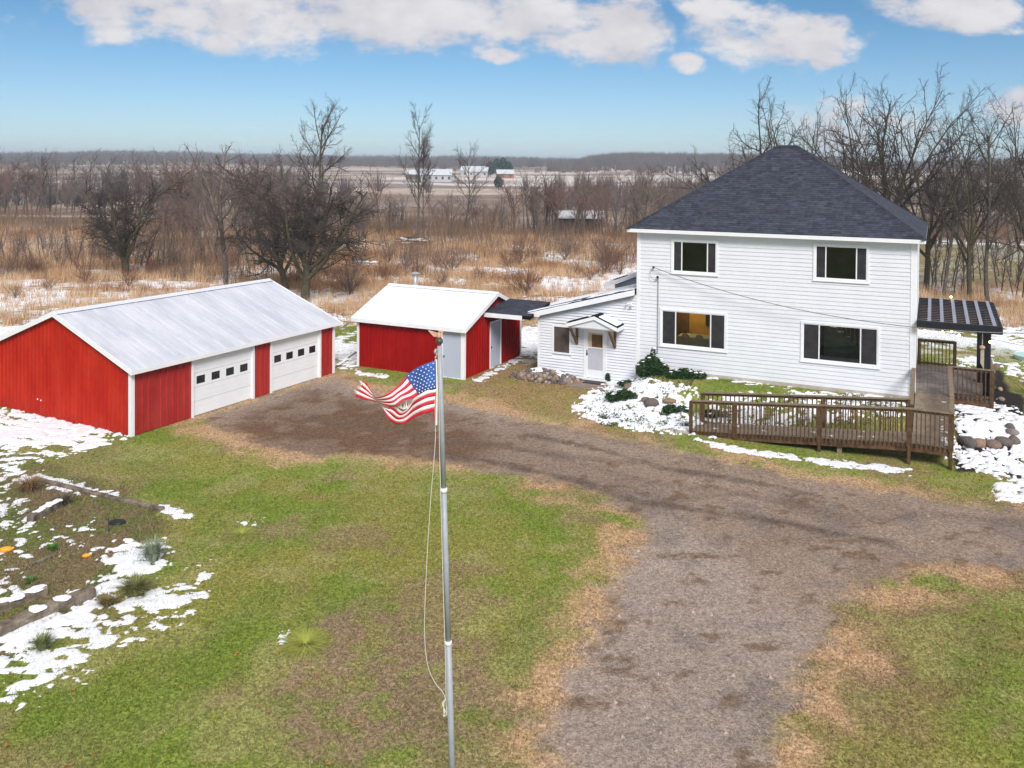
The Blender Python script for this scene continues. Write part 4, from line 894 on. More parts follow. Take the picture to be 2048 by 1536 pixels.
def rail(a,b,za,zb,zt,n,side,top=True,low=.09):
    """a,b: (x,y) ends; za,zb: deck height at the ends; zt rail height; balusters on the outside"""
    a=Vector((*a,0));b=Vector((*b,0));d=(b-a);L=d.length;u=d.normalized()
    A=Vector((a.x,a.y,za+zt));B=Vector((b.x,b.y,zb+zt))
    MB().bar(A,B,.14,.036).build('top_rail',m_woodtop,deck)
    MB().bar(A-Vector((0,0,.065)),B-Vector((0,0,.065)),.036,.085).build('sub_rail',m_wood,deck)
    if low:MB().bar(Vector((a.x,a.y,za+low)),Vector((b.x,b.y,zb+low)),.036,.085).build('bottom_rail',m_wood,deck)
    for k in range(n):
        t=(k+.5)/n;p=a+d*t;z=za+(zb-za)*t;p=p+Vector(side)*.036
        me=bal_me
        o=mkobj('baluster',me,deck,(p.x,p.y,z-.10+random.uniform(-.01,.01)),(random.uniform(-.008,.008),random.uniform(-.012,.012),0));o.scale=(1,1,(zt+.07)/1.0)
bal_me=MB().box(-.019,-.019,0,.019,.019,1).mesh('baluster',m_wood)
H=1.10
S=(0,-1,0)
px=[RX0,5.25,8.05,RXL,RX1-.04]
for i,x in enumerate(px):
    post(x,YF+.0,-.1 if i!=0 else -.05,deckz(x)+H-.02 if i else rz(x)+H-.02)
for a,b in zip(px[:-1],px[1:]):
    n=max(1,round((b-a)/.135));rail((a,YF),(b,YF),deckz(a),deckz(b),H,n,S,low=0)
for x in (RX0+.1,8.05,RXL-.05):post(x,YB,-.05,deckz(x)+H-.02-(.0))
for a,b in ((RX0+.1,8.05),(8.05,RXL-.05)):rail((a,YB),(b,YB),deckz(a),deckz(b),H,round((b-a)/.16),(0,1,0),low=0)
rail((RX1-.02,YF),(RX1-.02,YB+.05),.70,.70,H,8,(1,0,0),low=0);rail((RX1,YB+.05),(RX1,-.02),.70,1.10,H,26,(1,0,0),low=0)
rail((10.80,YB),(10.80,-.12),.70,1.10,.92,0,(1,0,0),low=0)
post(12.03,-.03,.3,2.2);post(13.40,-.02,.3,2.2);post(13.40,5.28,.3,2.2);post(RX1-.03,YB+.02,-.05,1.8);post(10.80,-.12,.6,2.0)
rail((12.05,-.02),(13.40,-.02),1.10,1.10,H,9,S);rail((13.40,-.02),(13.40,5.28),1.10,1.10,H,32,(1,0,0))
post(10.90,5.25,1.0,2.2);post(12.30,5.25,1.0,2.2);rail((10.90,5.25),(12.30,5.25),1.10,1.10,H,10,(0,1,0))
# lower front legs under the landing
for x in (RXL,RX1-.06):
    for y in (YF+.12,YB-.1):post(x,y,-.1,.60,.09)
MB().box(8.6,YF+.1,-.05,8.75,YF+.25,.35).build('post',m_woodtop,deck)
# clods of snow left on the boards
mb=MB()
for _ in range(26):
    a=random.random()
    if a<.45:p=(RX1-.12-random.random()*.12,random.uniform(YF+.1,YB),.71)
    elif a<.6:p=(RX1-.15-random.random()*.15,random.uniform(YB,-.5),0);p=(p[0],p[1],r2(p[1])+.01)
    else:
        xx=random.uniform(RX0+.5,RXL);p=(xx,YF+random.uniform(.1,1.1),rz(xx)+.01)
    mb.ball(p,random.uniform(.025,.06),7,4,(1.4,1,.5),.3)
mb.build('snow_clods',m_snow,deck,kind='stuff')
MB().box(1.95,-5.5,-.08,3.66,-4.25,.045).build('concrete_pad',m_conc,None,label='pale concrete pad at the foot of the wooden ramp',cat='slab').location=(0,0,0)
o=bpy.data.objects['concrete_pad'];o.location=(HO[0],HO[1],0);o.rotation_euler=(0,0,-HA)
# ------------------------------------------------------------------ PERGOLA
pg=thing('pergola','black flat-roofed pergola with grey battens beside the house wall','pergola',(HO[0],HO[1],0),-HA)
PX0,PX1,PY0,PY1=10.88,13.68,-.28,4.9;pzf=lambda y:3.62+.035*(y-PY0)
MB().box(PX0,PY0-.03,3.56,PX1,PY0+.02,3.83).build('beam',m_black,pg);MB().box(PX0,PY1,3.75,PX1,PY1+.05,4.0).build('beam',m_black,pg)
for xx in (PX0,PX1-.05):MB().hexa([(xx,PY0+.02,3.58),(xx+.05,PY0+.02,3.58),(xx+.05,PY1,3.77),(xx,PY1,3.77),(xx,PY0+.02,3.83),(xx+.05,PY0+.02,3.83),(xx+.05,PY1,4.0),(xx,PY1,4.0)]).build('beam',m_black,pg)
ns=15
for k in range(ns):
    y=PY0+.14+(PY1-PY0-.2)*k/(ns-1);z=3.83+.035*(y-PY0);MB().box(PX0+.05,y-.07,z-.03,PX1-.05,y+.07,z+.01).build('slat',m_black,pg)
for k in range(6):
    xx=PX0+.42+k*.425;z0=3.845;MB().hexa([(xx-.06,PY0+.05,z0),(xx+.06,PY0+.05,z0),(xx+.06,PY1,z0+.18),(xx-.06,PY1,z0+.18),(xx-.06,PY0+.05,z0+.03),(xx+.06,PY0+.05,z0+.03),(xx+.06,PY1,z0+.21),(xx-.06,PY1,z0+.21)]).build('batten',m_slate,pg)
for (xx,yy) in ((13.22,.35),(13.12,2.9),(13.22,4.8)):MB().box(xx-.12,yy-.12,1.10,xx+.12,yy+.12,3.60).build('post',m_black,pg)
# string lights
sl_=thing('string_lights','string of lit warm bulbs hanging under the black pergola','string lights',(HO[0],HO[1],0),-HA)
pts=[(10.95,-.1,3.58),(11.5,.0,3.45),(12.1,-.05,3.55),(12.6,.3,3.42),(13.1,.0,3.5),(13.35,-.1,3.35),(14.3,-.4,3.25),(16.2,-.8,3.3)]
MB().tube(pts,.008,4).build('cord',m_black,sl_)
for p in [(11.15,-.15,3.47),(11.75,-.15,3.47),(12.05,-.15,3.52),(12.32,.6,3.28),(13.28,-.35,3.28),(11.55,.9,3.25),(12.1,4.9,4.13)]:
    MB().ball(p,.045,8,6).build('bulb',m_bulb,sl_)
wc=thing('wind_chime','pale hanging wind chime in front of the black pergola post','wind chime',(*hworld(13.05,-.0),3.35),-HA)
MB().tube([(0,0,.2),(0,0,-.25)],.012,5).build('cord',m_rope,wc);MB().ball((0,0,-.35),.10,8,6,(1,1,.8)).build('disc',M('straw',(.50,.33,.18),(.6,.42,.25),20,.9),wc)
for k in range(4):MB().tube([(-.04+.03*k,0,-.4),(-.04+.03*k,0,-.95-.06*k)],.014,5).build('tube',M('bamboo',(.50,.42,.32),(.58,.50,.40),9,.7) if 'bamboo' not in bpy.data.materials else bpy.data.materials['bamboo'],wc)
# service cable
a=Vector((*hworld(.74,-.16),5.24));mid=[(1330,543),(1395,566),(1470,590),(1560,615),(1650,638),(1740,655),(1829,663)]
b=Vector(atY(2500,640,27.));pts=[a]
n=24
for k in range(1,n+1):
    t=k/n;p=a.lerp(b,t);sag=4*1.35*t*(1-t);pts.append(Vector((p.x,p.y,p.z-sag)))
MB().tube(pts,.016,5).build('service_cable',m_wire,None,label='grey overhead service cable sagging across the front of the farmhouse',cat='cable')
# ================================================================== FLAGPOLE AND FLAG
PD=12.75
pt_=atY(879,692,PD);pb_=atY(907,1609,PD);pb_[2]=-.15
P0=Vector(pb_);P1=Vector(pt_);ax=(P1-P0).normalized()
pole=thing('flagpole','tall grey telescoping flagpole standing in the front lawn','flagpole',P0)
def at_y(py):  # point on the pole's axis seen at that image row
    best=min(range(400),key=lambda k:abs(768+CY-F_PX*((np.array(P0.lerp(P1,k/399))-CO)@UP)/((np.array(P0.lerp(P1,k/399))-CO)@FW)-py));return P0.lerp(P1,best/399)-P0
q1=at_y(1285);q2=at_y(980);top=P1-P0
MB().tube([(0,0,0),q1],[.048,.046],14).build('pole_section',m_pole,pole,smooth=True)
MB().tube([q1,q2],[.042,.041],14).build('pole_section',m_pole,pole,smooth=True)
MB().tube([q2,top],[.037,.035],14).build('pole_section',m_pole,pole,smooth=True)
for q in (q1,q2):MB().tube([q-ax*.03,q+ax*.03],.051,14).build('collar',m_fwhite,pole,smooth=True)
MB().ball(top+ax*.07,.055,14,10).build('ball',M('tarnished_ball',(.05,.045,.03),(.16,.15,.11),18,.35,metal=.4),pole,smooth=True)
eg=MB();b=top+ax*.125
eg.ball(b+Vector((-.005,0,.035)),.032,10,8,(.8,.8,1.5));eg.ball(b+Vector((.01,-.01,.095)),.018,8,6,(1.2,1,1));eg.add([b+Vector((.025,-.01,.1)),b+Vector((.05,-.01,.09)),b+Vector((.025,-.012,.088)),b+Vector((.025,0,.092))],[(0,1,2),(0,3,1),(2,1,3)])
for sgn,L_ in ((-1,.15),(1,.045)):
    w0=b+Vector((sgn*.01,0,.055));
    for k in range(6):
        t=k/5;e1=w0+Vector((sgn*L_*(.55+.45*(1-t)),.01,.045-.075*t));eg.add([w0+Vector((0,-.012,-.01*k)),w0+Vector((0,.012,-.01*k-.012)),e1+Vector((0,.004,-.012)),e1+Vector((0,-.004,.004))],[(0,1,2,3),(3,2,1,0)])
        eg.bar(w0+Vector((0,0,-.008*k)),e1,.012,.016)
eg.build('eagle',M('weathered_gold',(.62,.33,.22),(.72,.48,.38),30,.6),pole,smooth=False)
MB().ball(at_y(703)+Vector((-.065,0,0)),.022,8,6,(1,.6,1.6)).build('pulley',m_steel,pole)
MB().bar(at_y(700),at_y(700)+Vector((-.07,0,.0)),.02,.02).build('pulley_arm',m_steel,pole)
MB().bar(at_y(1420)+Vector((-.05,-.02,.06)),at_y(1420)+Vector((-.05,-.02,-.06)),.02,.02).build('cleat',m_steel,pole)
def pw(px,py,dy=0): return Vector(atY(px,py,PD-.06+dy))
rp=thing('halyard','slack off-white halyard rope looping down beside the flagpole','rope',P0)
def rl(pts):return [pw(*p)-P0 for p in pts]
def smooth(pts,n=8):
    out=[];P=[pts[0]]+list(pts)+[pts[-1]]
    for i in range(1,len(P)-2):
        for k in range(n):
            t=k/n;a,b,c,d=P[i-1],P[i],P[i+1],P[i+2];out.append(.5*((2*b)+(c-a)*t+(2*a-5*b+4*c-d)*t*t+(3*b-a-3*c+d)*t**3))
    return out+[pts[-1]]
MB().tube(smooth(rl([(874,706),(869,740),(871,860),(868,920),(862,990),(856,1080),(851,1180),(849,1250),(851,1300),(858,1340),(872,1368),(886,1385),(891,1400)])),.0055,5).build('slack_line',m_rope,rp)
MB().tube(smooth(rl([(877,706),(878,780),(879,900),(883,1050),(887,1200),(891,1330),(892,1405)])),.0055,5).build('taut_line',m_rope,rp)
mb=MB()
for k in range(5):
    mb.tube(smooth(rl([(891,1398),(888-k,1408),(887+k,1422),(890-k,1432),(893,1424+k),(892,1405)]),5),.005,4)
mb.build('knot',m_rope,rp)
mb=MB()
for py in (715,722,851,862):mb.ball(pw(871,py)-P0,.014,8,6,(1,1,1.4))
mb.build('snap_hooks',m_steel,rp,kind='stuff')
fl=thing('flag','tattered american flag with frayed stripes streaming left from the pole','flag',P0)
def poly_at(P,t):
    # P list of (x,y,depth) ; t in 0..1 by arc length
    L=[0]
    for a,b in zip(P[:-1],P[1:]):L.append(L[-1]+math.hypot(b[0]-a[0],b[1]-a[1]))
    s_=t*L[-1]
    for i in range(len(P)-1):
        if s_<=L[i+1]+1e-9:
            f=(s_-L[i])/max(L[i+1]-L[i],1e-9);return tuple(P[i][k]*(1-f)+P[i+1][k]*f for k in range(3))
    return P[-1]
def dense(P,n=6):
    V_=[Vector(p) for p in P];return [tuple(p) for p in smooth(V_,n)]
def strip(name,mat,A,B,v0,v1,n=44,th=.006,fray=0,t0=0,t1=1,sub=2,parent=None):
    mb=MB();rows=[]
    seed=random.random()*10
    for i in range(n+1):
        t=t0+(t1-t0)*i/n;row=[]
        a=poly_at(A,t);b=poly_at(B,t)
        for k in range(sub+1):
            v=v0+(v1-v0)*k/sub;p=[a[q]*(1-v)+b[q]*v for q in range(3)]
            row.append(pw(p[0],p[1],p[2])-P0)
        rows.append(row)
    vs=[p for r in rows for p in r];w=sub+1;m=len(vs)
    vs+= [p+Vector((0,th,0)) for p in vs]
    fs=[]
    for i in range(n):
        for k in range(sub):
            a=i*w+k;fs.append((a,a+1,a+w+1,a+w));fs.append((m+a,m+a+w,m+a+w+1,m+a+1))
        fs.append((i*w,i*w+w,m+i*w+w,m+i*w));fs.append((i*w+sub,m+i*w+sub,m+i*w+w+sub,i*w+w+sub))
    fs.append(tuple(range(w))+tuple(m+k for k in range(w-1,-1,-1)));e=n*w
    mb.add(vs,fs)
    # frayed threads at the fly end
    if fray:
        for k in range(fray):
            v=v0+(v1-v0)*random.random();a=poly_at(A,t1);b=poly_at(B,t1);a2=poly_at(A,max(t1-.06,0));b2=poly_at(B,max(t1-.06,0))
            p=[a[q]*(1-v)+b[q]*v for q in range(3)];p2=[a2[q]*(1-v)+b2[q]*v for q in range(3)]
            d=Vector((p[0]-p2[0],p[1]-p2[1]));d.normalize();L_=random.uniform(4,13);off=random.uniform(-5,5)
            e_=(p[0]+d.x*L_+off*.4,p[1]+d.y*L_+off,p[2]+random.uniform(-.03,.03));w_=random.uniform(.3,1.3)
            q0=pw(p[0],p[1]-w_,p[2])-P0;q1_=pw(p[0],p[1]+w_,p[2])-P0;q2_=pw(*e_)-P0;mb.add([q0,q1_,q2_,q0+Vector((0,th,0)),q1_+Vector((0,th,0))],[(0,1,2),(4,3,2),(0,2,3),(1,4,2)])
    return mb.build(name,mat,parent or fl,smooth=True)
cT=dense([(872,721,0),(857,726,-.05),(839,733,-.02),(824,742,.06),(811,752,.10)]);cB=dense([(872,778,0),(862,780,-.05),(853,783,-.03),(845,787,.04),(838,790,.10)])
strip('canton',m_fblue,cT,cB,0,1,30,sub=8)
st=MB()
def star(c,r):
    vs=[];
    for i in range(10):
        a=math.pi/2+i*math.pi/5;rr=r if i%2==0 else r*.42;vs.append((c[0]+math.cos(a)*rr,c[1]-math.sin(a)*rr))
    cc=pw(c[0],c[1],c[2]-.012)-P0;ps=[pw(x,y,c[2]-.012)-P0 for x,y in vs];b_=[p+Vector((0,.004,0)) for p in ps]
    st.add([cc]+ps+b_,[(0,1+(i+1)%10,1+i) for i in range(10)]+[(1+i,1+(i+1)%10,11+(i+1)%10,11+i) for i in range(10)])
for r_ in range(9):
    for k in range(6 if r_%2==0 else 5):
        u=(k+.5+(0 if r_%2==0 else .5))/6;v=(r_+.7)/9.5;a=poly_at(cT,u);b=poly_at(cB,u);star([a[q]*(1-v)+b[q]*v for q in range(3)],1.75)
st.build('stars',m_fwhite,fl,kind='stuff')
# upper stripes: from the canton down to the neck, then up to the torn fly end
uT=dense([(811,752,.10),(798,769,.0),(780,784,-.12),(762,793,-.10),(750,794,.02),(742,781,.10),(735,768,.12),(728,761,.10)])
uB=dense([(838,790,.10),(824,797,.02),(806,802,-.12),(789,814,-.12),(768,810,.02),(750,803,.12),(733,800,.14),(715,794,.10)])
cols=[m_fred,m_fwhite]
ends=[.93,1.0,.97,1.0,.98,.99,1.0]
for i in range(7):strip('stripe',cols[i%2],uT,uB,i/7,(i+1)/7,t1=ends[i],fray=9)
lT=dense([(872,778,0),(857,780,-.06),(843,787,-.08),(829,796,.02),(822,806,.10),(814,818,.12),(804,823,.05),(794,815,-.02),(786,812,-.06),(776,816,-.04)])
lB=dense([(868,822,0),(858,825,-.06),(846,828,-.08),(832,834,.0),(818,842,.10),(806,848,.12),(792,848,.05),(781,842,-.04),(774,834,-.08),(769,823,-.06)])
ends=[.88,.9,.97,.92,1.0,1.0]
for i in range(6):strip('stripe',cols[(i+1)%2],lT,lB,i/6,(i+1)/6,t1=ends[i],fray=11)
tb=MB()
for k in range(9):
    x0=797+k*2.6;y0=819-abs(k-4);tb.add([pw(x0-1.4,y0,-.02)-P0,pw(x0+1.4,y0,-.02)-P0,pw(x0+random.uniform(-5,2),y0-random.uniform(8,19),-.05)-P0,pw(x0-1.4,y0,-.014)-P0],[(0,1,2),(3,2,1),(0,2,3)])
tb.build('torn_threads',m_fwhite,fl,kind='stuff')
strip('hoist_tatter',m_fred,dense([(868,822,0),(866,832,0),(871,845,0)]),dense([(872,822,0),(873,834,0),(873,848,0)]),0,1,10,fray=6)
MB().tube([pw(873,719)-P0,pw(874,780)-P0,pw(873,850)-P0],.011,6).build('header_tape',m_fwhite,fl)
# ================================================================== STEP, MAT, ROCKS
def rock_mesh(seed,name='rock'):
    R=random.Random(seed);mb=MB();sx,sy,sz=R.uniform(.8,1.2),R.uniform(.7,1.1),R.uniform(.6,.9)
    base=[];seg,ring=9,6;mb.ball((0,0,0),1,seg,ring,(sx,sy,sz))
    ds=[Vector((R.gauss(0,1),R.gauss(0,1),R.gauss(0,1))).normalized() for _ in range(7)];th=[R.uniform(.55,.8) for _ in ds]
    v2=[]
    for p in mb.v:
        p=Vector(p)
        for d,t in zip(ds,th):
            k=p.dot(d)-t
            if k>0:p-=d*k*.85
        v2.append(tuple(p*(1+R.uniform(-.04,.04))))
    mb.v=v2;c=R.choice([(1.0,.90,.80),(.85,.88,.98),(1.1,.80,.70),(.50,.50,.54),(1.3,1.25,1.1),(.9,.72,.55),(.42,.48,.52),(.7,.62,.55)]);mb.c=[c]*len(mb.f)
    return mb.mesh(name,m_stone,True)
rmesh=[rock_mesh(100+i) for i in range(14)]
u_step=thing('door_step','brown stone step paver in front of the entry wing storm door','step',(HO[0],HO[1],0),-HA)
for k in range(3):
    for j in range(2):MB().box(AX0+2.05+j*.82,-.3-.42*(k+1)+.005,-.05,AX0+2.05+(j+1)*.82-.012,-.3-.42*k-.008,.11+.004*((k+j)%2)).build('paver',M('paver',(.20,.15,.12),(.28,.22,.18),6,.9,fine=.2,fscale=30) if 'paver' not in bpy.data.materials else bpy.data.materials['paver'],u_step)
MB().box(-.4,-.2,0,.4,.2,.018).box(-.37,-.17,.018,.37,.17,.022).build('door_mat',m_black,None,label='black door mat on the step below the entry wing storm door',cat='door mat')
o=bpy.data.objects['door_mat'];o.location=(*hworld(AX0+2.84,-.52),.118);o.rotation_euler=(0,0,-HA)
R=random.Random(5)
nrock=0
for row in range(9):
    for k in range(24):
        u=AX0-1.0+k*.135+R.uniform(-.05,.05);v=-.12-row*.16+R.uniform(-.05,.05)
        # lens-shaped heap against the wall
        e=((u-(AX0+.60))/1.62)**2+((v+.68)/.82)**2
        if e>1 or (v>-.12 and u>AX0):continue
        z=.06+.30*(1-e)+R.uniform(-.03,.05);r=R.uniform(.085,.165);x,y=hworld(u,v)
        o=mkobj('rock',rmesh[R.randrange(14)],None,(x,y,z),(R.uniform(0,6),R.uniform(0,6),R.uniform(0,6)),'small brown or grey field stone in the heap beside the entry wing door','rock','stones heaped below the entry wing window');o.scale=(r,r,r);nrock+=1
Vs=[];
def heap_snow():
    mb=MB();X=np.arange(AX0-.6,AX0+2.0,.035);Y=np.arange(-1.2,-.05,.035);g1,g2=np.meshgrid(X,Y);n=fbm(g1/.33,g2/.25,300,3)
    e=((g1-(AX0+.62))/1.2)**2+((g2+.60)/.5)**2;t=(n-.52)*7-np.maximum(e-.8,0)*4
    zz=.08+.36*(1-e).clip(-.2,1)+.09+np.sqrt(np.clip(t,0,1))*.06-.03*(t<=0);ny,nx=g1.shape
    vs=[(*hworld(g1[j,i],g2[j,i]),zz[j,i]) for j in range(ny) for i in range(nx)]
    fs=[(j*nx+i,j*nx+i+1,(j+1)*nx+i+1,(j+1)*nx+i) for j in range(ny-1) for i in range(nx-1) if max(t[j,i],t[j,i+1],t[j+1,i],t[j+1,i+1])>0]
    mb.add(vs,fs).build('snow',m_snow,None,smooth=True,kind='stuff')
heap_snow()
for (px,py,r,lab,c,sc) in [(1303,806,.34,'rounded mossy tan boulder in the snowy ivy bed left of the ramp',4,(1,1,.9)),(1292,799,.30,'pinkish boulder touching the mossy boulder in the snowy bed',2,(1,.8,.8)),(1256,770,.24,'dark grey stone poking out of the snow right of the storm door',3,(1.3,1,.8)),
   (1340,800,.28,'flat pink stone at the edge of the grass patch before the farmhouse',0,(1.5,1,.5)),(1935,885,.36,'dark reddish boulder nearest the ramp in the stone edging',11,(1.4,.9,.9)),(1958,886,.33,'wide reddish-grey boulder second from the ramp in the stone edging',0,(1.4,.9,.8)),(1987,888,.30,'rust-brown boulder in the middle of the stone edging',2,(1.2,1,.95)),
   (2006,884,.30,'pale greenish-grey boulder in the stone edging',4,(1.2,1,.9)),(2026,880,.28,'tan-grey boulder at the outer end of the stone edging',9,(1.1,1,.9)),(2024,862,.24,'tan stone just behind the outer boulder of the edging',6,(1.1,1,.9)),(2020,852,.22,'small tan stone farther up the bed edging',7,(1,1,.8)),
   (2003,795,.16,'small snow-dusted stone beside the black mulch near the deck',8,(1,1,.8)),(2000,775,.16,'little stone beside the mulch level with the deck railing',1,(1,1,.8)),(1992,730,.22,'grey stone beyond the pergola post',3,(1,1,1))]:
    r*=.84;p=on_ground(px,py+6);o=mkobj('boulder',rmesh[c],None,(p[0],p[1],p[2]+r*.35),(0,0,c*1.3),lab,'boulder');o.scale=(r*sc[0],r*sc[1],r*sc[2])
# ------------------------------------------------------------------ evergreen shrubs and ivy
def leaf_cloud(n,blobs,size,c1,c2,seed):
    r=np.random.default_rng(seed);V=[];C=[];w=np.array([b[3]*b[4]*b[5] for b in blobs]);w=w/w.sum();which=r.choice(len(blobs),n,p=w)
    B=np.array(blobs)[which];d=r.normal(0,1,(n,3));d/=np.linalg.norm(d,axis=1)[:,None];rad=r.uniform(.45,1.05,(n,1))**.6
    P=B[:,:3]+d*rad*B[:,3:6];P[:,2]=np.maximum(P[:,2],.01)
    a=r.normal(0,1,(n,3));a/=np.linalg.norm(a,axis=1)[:,None];b=np.cross(a,r.normal(0,1,(n,3)));b/=np.linalg.norm(b,axis=1)[:,None]
    s=size*r.uniform(.6,1.3,(n,1));q=np.stack([P-a*s,P-b*s*.55,P+a*s,P+b*s*.55],1)
    c=np.array(c1)+(np.array(c2)-np.array(c1))*r.random((n,1));c=c*r.uniform(.6,1.4,(n,1))
    return q.reshape(-1,3),np.arange(4*n).reshape(-1,4),np.repeat(c,4,0)
def shrub(px,py,blobs,n,label,size=.05,c1=(.018,.045,.016),c2=(.04,.085,.028),stems=True,seed=1,snow=0):
    p=on_ground(px,py);t=thing('evergreen_shrub',label,'shrub',tuple(p));t.scale=(.86,.86,.86)
    v,f,c=leaf_cloud(n,blobs,size,c1,c2,seed);mkobj('foliage',bigmesh('foliage',v,f,m_leaf,c),t)
    mb=MB()
    for b in blobs:mb.tube([(0,0,-.02),(b[0]*.6,b[1]*.6,b[2]*.7),(b[0],b[1],b[2]+b[5]*.5)],[.02,.014,.006],5)
    mb.build('stems',m_bark,t)
    if snow:
        mb=MB();r=random.Random(seed)
        for k in range(snow):
            b=r.choice(blobs);mb.ball((b[0]+r.uniform(-1,1)*b[3]*.8,b[1]-r.random()*b[4]*.7,b[2]+b[5]*r.uniform(.4,.95)),r.uniform(.03,.08),7,4,(1.5,1,.5),.25)
        mb.build('snow_clumps',m_snow,t,kind='stuff')
shrub(1302,752,[(-.35,0,.35,.40,.35,.45),(.15,.0,.45,.45,.35,.50),(.10,.05,1.0,.16,.16,.38),(.55,0,.28,.35,.3,.35),(-.02,.1,.7,.3,.25,.35)],5200,'large dark evergreen bush against the farmhouse corner with snow clumps',snow=10,seed=2)
shrub(1370,757,[(-.5,0,.18,.4,.3,.25),(0,0,.22,.5,.3,.28),(.6,0,.15,.45,.25,.22)],3000,'low dark evergreen hedge under the left ground-floor window',snow=12,seed=3)
shrub(1245,800,[(-.4,0,.15,.4,.35,.22),(.1,0,.2,.45,.35,.28),(.45,-.1,.15,.3,.3,.2)],3000,'spreading dark evergreen clump in the snow left of the boulders',seed=4,snow=3)
shrub(1216,765,[(0,0,.25,.15,.15,.28)],500,'tiny dark evergreen bush right beside the storm door',seed=5)
shrub(1255,772,[(0,0,.12,.5,.25,.15)],900,'low dark ivy tuft in front of the large corner bush',seed=6,snow=5)
shrub(1350,825,[(-.2,0,.15,.35,.3,.2),(.3,0,.12,.3,.25,.18)],1400,'dark ivy clump just left of the ramp railing end',seed=7,snow=4)
shrub(1425,832,[(0,0,.1,.5,.4,.16),(.7,-.1,.1,.5,.3,.14)],1400,'dark ivy patch seen between the ramp railings',seed=8,snow=6)
def scatter_tufts(P,n,hmin,z0,label,seed,c1=(.02,.05,.018),c2=(.045,.10,.03)):
    r=np.random.default_rng(seed);P=np.asarray(P);lo,hi=P.min(0),P.max(0);X=r.uniform(lo[0],hi[0],n);Y=r.uniform(lo[1],hi[1],n);k=(poly_sd(P,X,Y)<0)&(fbm(X/.35,Y/.35,seed,3)>.5);X=X[k];Y=Y[k]
    X=np.repeat(X,5)+r.normal(0,.04,5*len(X));Y=np.repeat(Y,5)+r.normal(0,.04,len(X));m=len(X);Z=hgt(X,Y)+r.uniform(.01,hmin,m)
    pos=np.stack([X,Y,Z],1);a=r.normal(0,1,(m,3));a/=np.linalg.norm(a,axis=1)[:,None];b=np.cross(a,r.normal(0,1,(m,3)));b/=np.linalg.norm(b,axis=1)[:,None];s=.028*r.uniform(.6,1.4,(m,1))
    q=np.stack([pos-a*s,pos-b*s*.6,pos+a*s,pos+b*s*.6],1);c=(np.array(c1)+(np.array(c2)-np.array(c1))*r.random((m,1)))
    mkobj('ivy_ground_cover',bigmesh('ivy_ground_cover',q.reshape(-1,3),np.arange(4*m).reshape(-1,4),m_leaf,np.repeat(c,4,0)),kind='stuff')
scatter_tufts(Gz(.3,(1165,803),(1210,770),(1280,760),(1400,765),(1380,800),(1380,850),(1290,848),(1200,835)),2600,.10,0,'',401)
scatter_tufts(Gz(.1,(1180,815),(1290,838),(1378,842),(1378,850),(1290,850),(1180,830)),900,.12,0,'',402)
scatter_tufts(Gz(.3,(1385,835),(1600,812),(1800,825),(1800,860),(1400,862)),1500,.10,0,'',403)
# plants and odds and ends on the left
def tuft(px,py,n,h,spread,c1,c2,label,seed,name='ornamental_grass',w=.02):
    p=on_ground(px,py);r=np.random.default_rng(seed);t=thing(name,label,'grass clump',tuple(p));V=[];Fs=[]
    a=r.uniform(0,6.28,n);rr=r.uniform(0,spread*.25,n);L=h*r.uniform(.6,1.15,n);out=r.uniform(.2,1,n)*spread;a2=a+r.normal(0,.4,n);pts=[]
    for t_ in (0,.5,1):
        x=np.cos(a)*rr+np.cos(a2)*out*t_**1.7;y=np.sin(a)*rr+np.sin(a2)*out*t_**1.7;z=L*(1.4*t_-.62*t_*t_*(out/spread+.3))-.02;pts.append(np.stack([x,y,z],1))
    sd=np.stack([-np.sin(a2),np.cos(a2),a*0],1)*w/2
    V=np.stack([pts[0]-sd,pts[0]+sd,pts[1]+sd*.8,pts[1]-sd*.8,pts[2]],1).reshape(-1,3);b=np.arange(n)*5
    F3=np.concatenate([np.stack([b,b+1,b+2],1),np.stack([b,b+2,b+3],1),np.stack([b+3,b+2,b+4],1)]);c=np.array(c1)+(np.array(c2)-np.array(c1))*r.random((n,1))
    mkobj('blades',bigmesh('blades',V,F3,m_blade,np.repeat(c,5,0)),t)
tuft(305,1122,420,.55,.42,(.20,.25,.17),(.34,.38,.28),'pale blue-green grass clump at the garden edge','1'and 11)
tuft(270,1190,480,.45,.50,(.12,.15,.05),(.28,.26,.11),'dark olive grass clump in front of the pale clump',12)
tuft(215,1210,200,.25,.35,(.14,.13,.05),(.28,.20,.09),'small brownish grass clump beside the long timber',13)
tuft(85,1300,260,.35,.30,(.14,.19,.07),(.26,.29,.13),'green grass clump in the snow near the left edge',14)
tuft(105,1100,120,.18,.25,(.05,.14,.02),(.10,.24,.04),'small bright green weed clump by the garden snow',15)
tuft(60,1165,100,.16,.22,(.05,.14,.03),(.10,.22,.05),'green weed behind the rear garden timber',16)
tuft(610,1287,700,.10,.62,(.26,.29,.05),(.38,.40,.09),'yellow-green grass mound in the middle of the front lawn',17,name='grass_mound')
tuft(485,1068,420,.08,.55,(.25,.28,.05),(.36,.38,.09),'yellow-green grass mound with specks of snow, farther up the lawn',18,name='grass_mound')
tuft(60,980,260,.45,.6,(.24,.15,.08),(.34,.22,.12),'brown dead weed clump at the left edge below the garage',19,name='dead_weeds')
tuft(125,1010,200,.4,.45,(.10,.08,.06),(.22,.17,.12),'grey-brown dead weed clump beside the short snowy timber',20,name='dead_weeds')
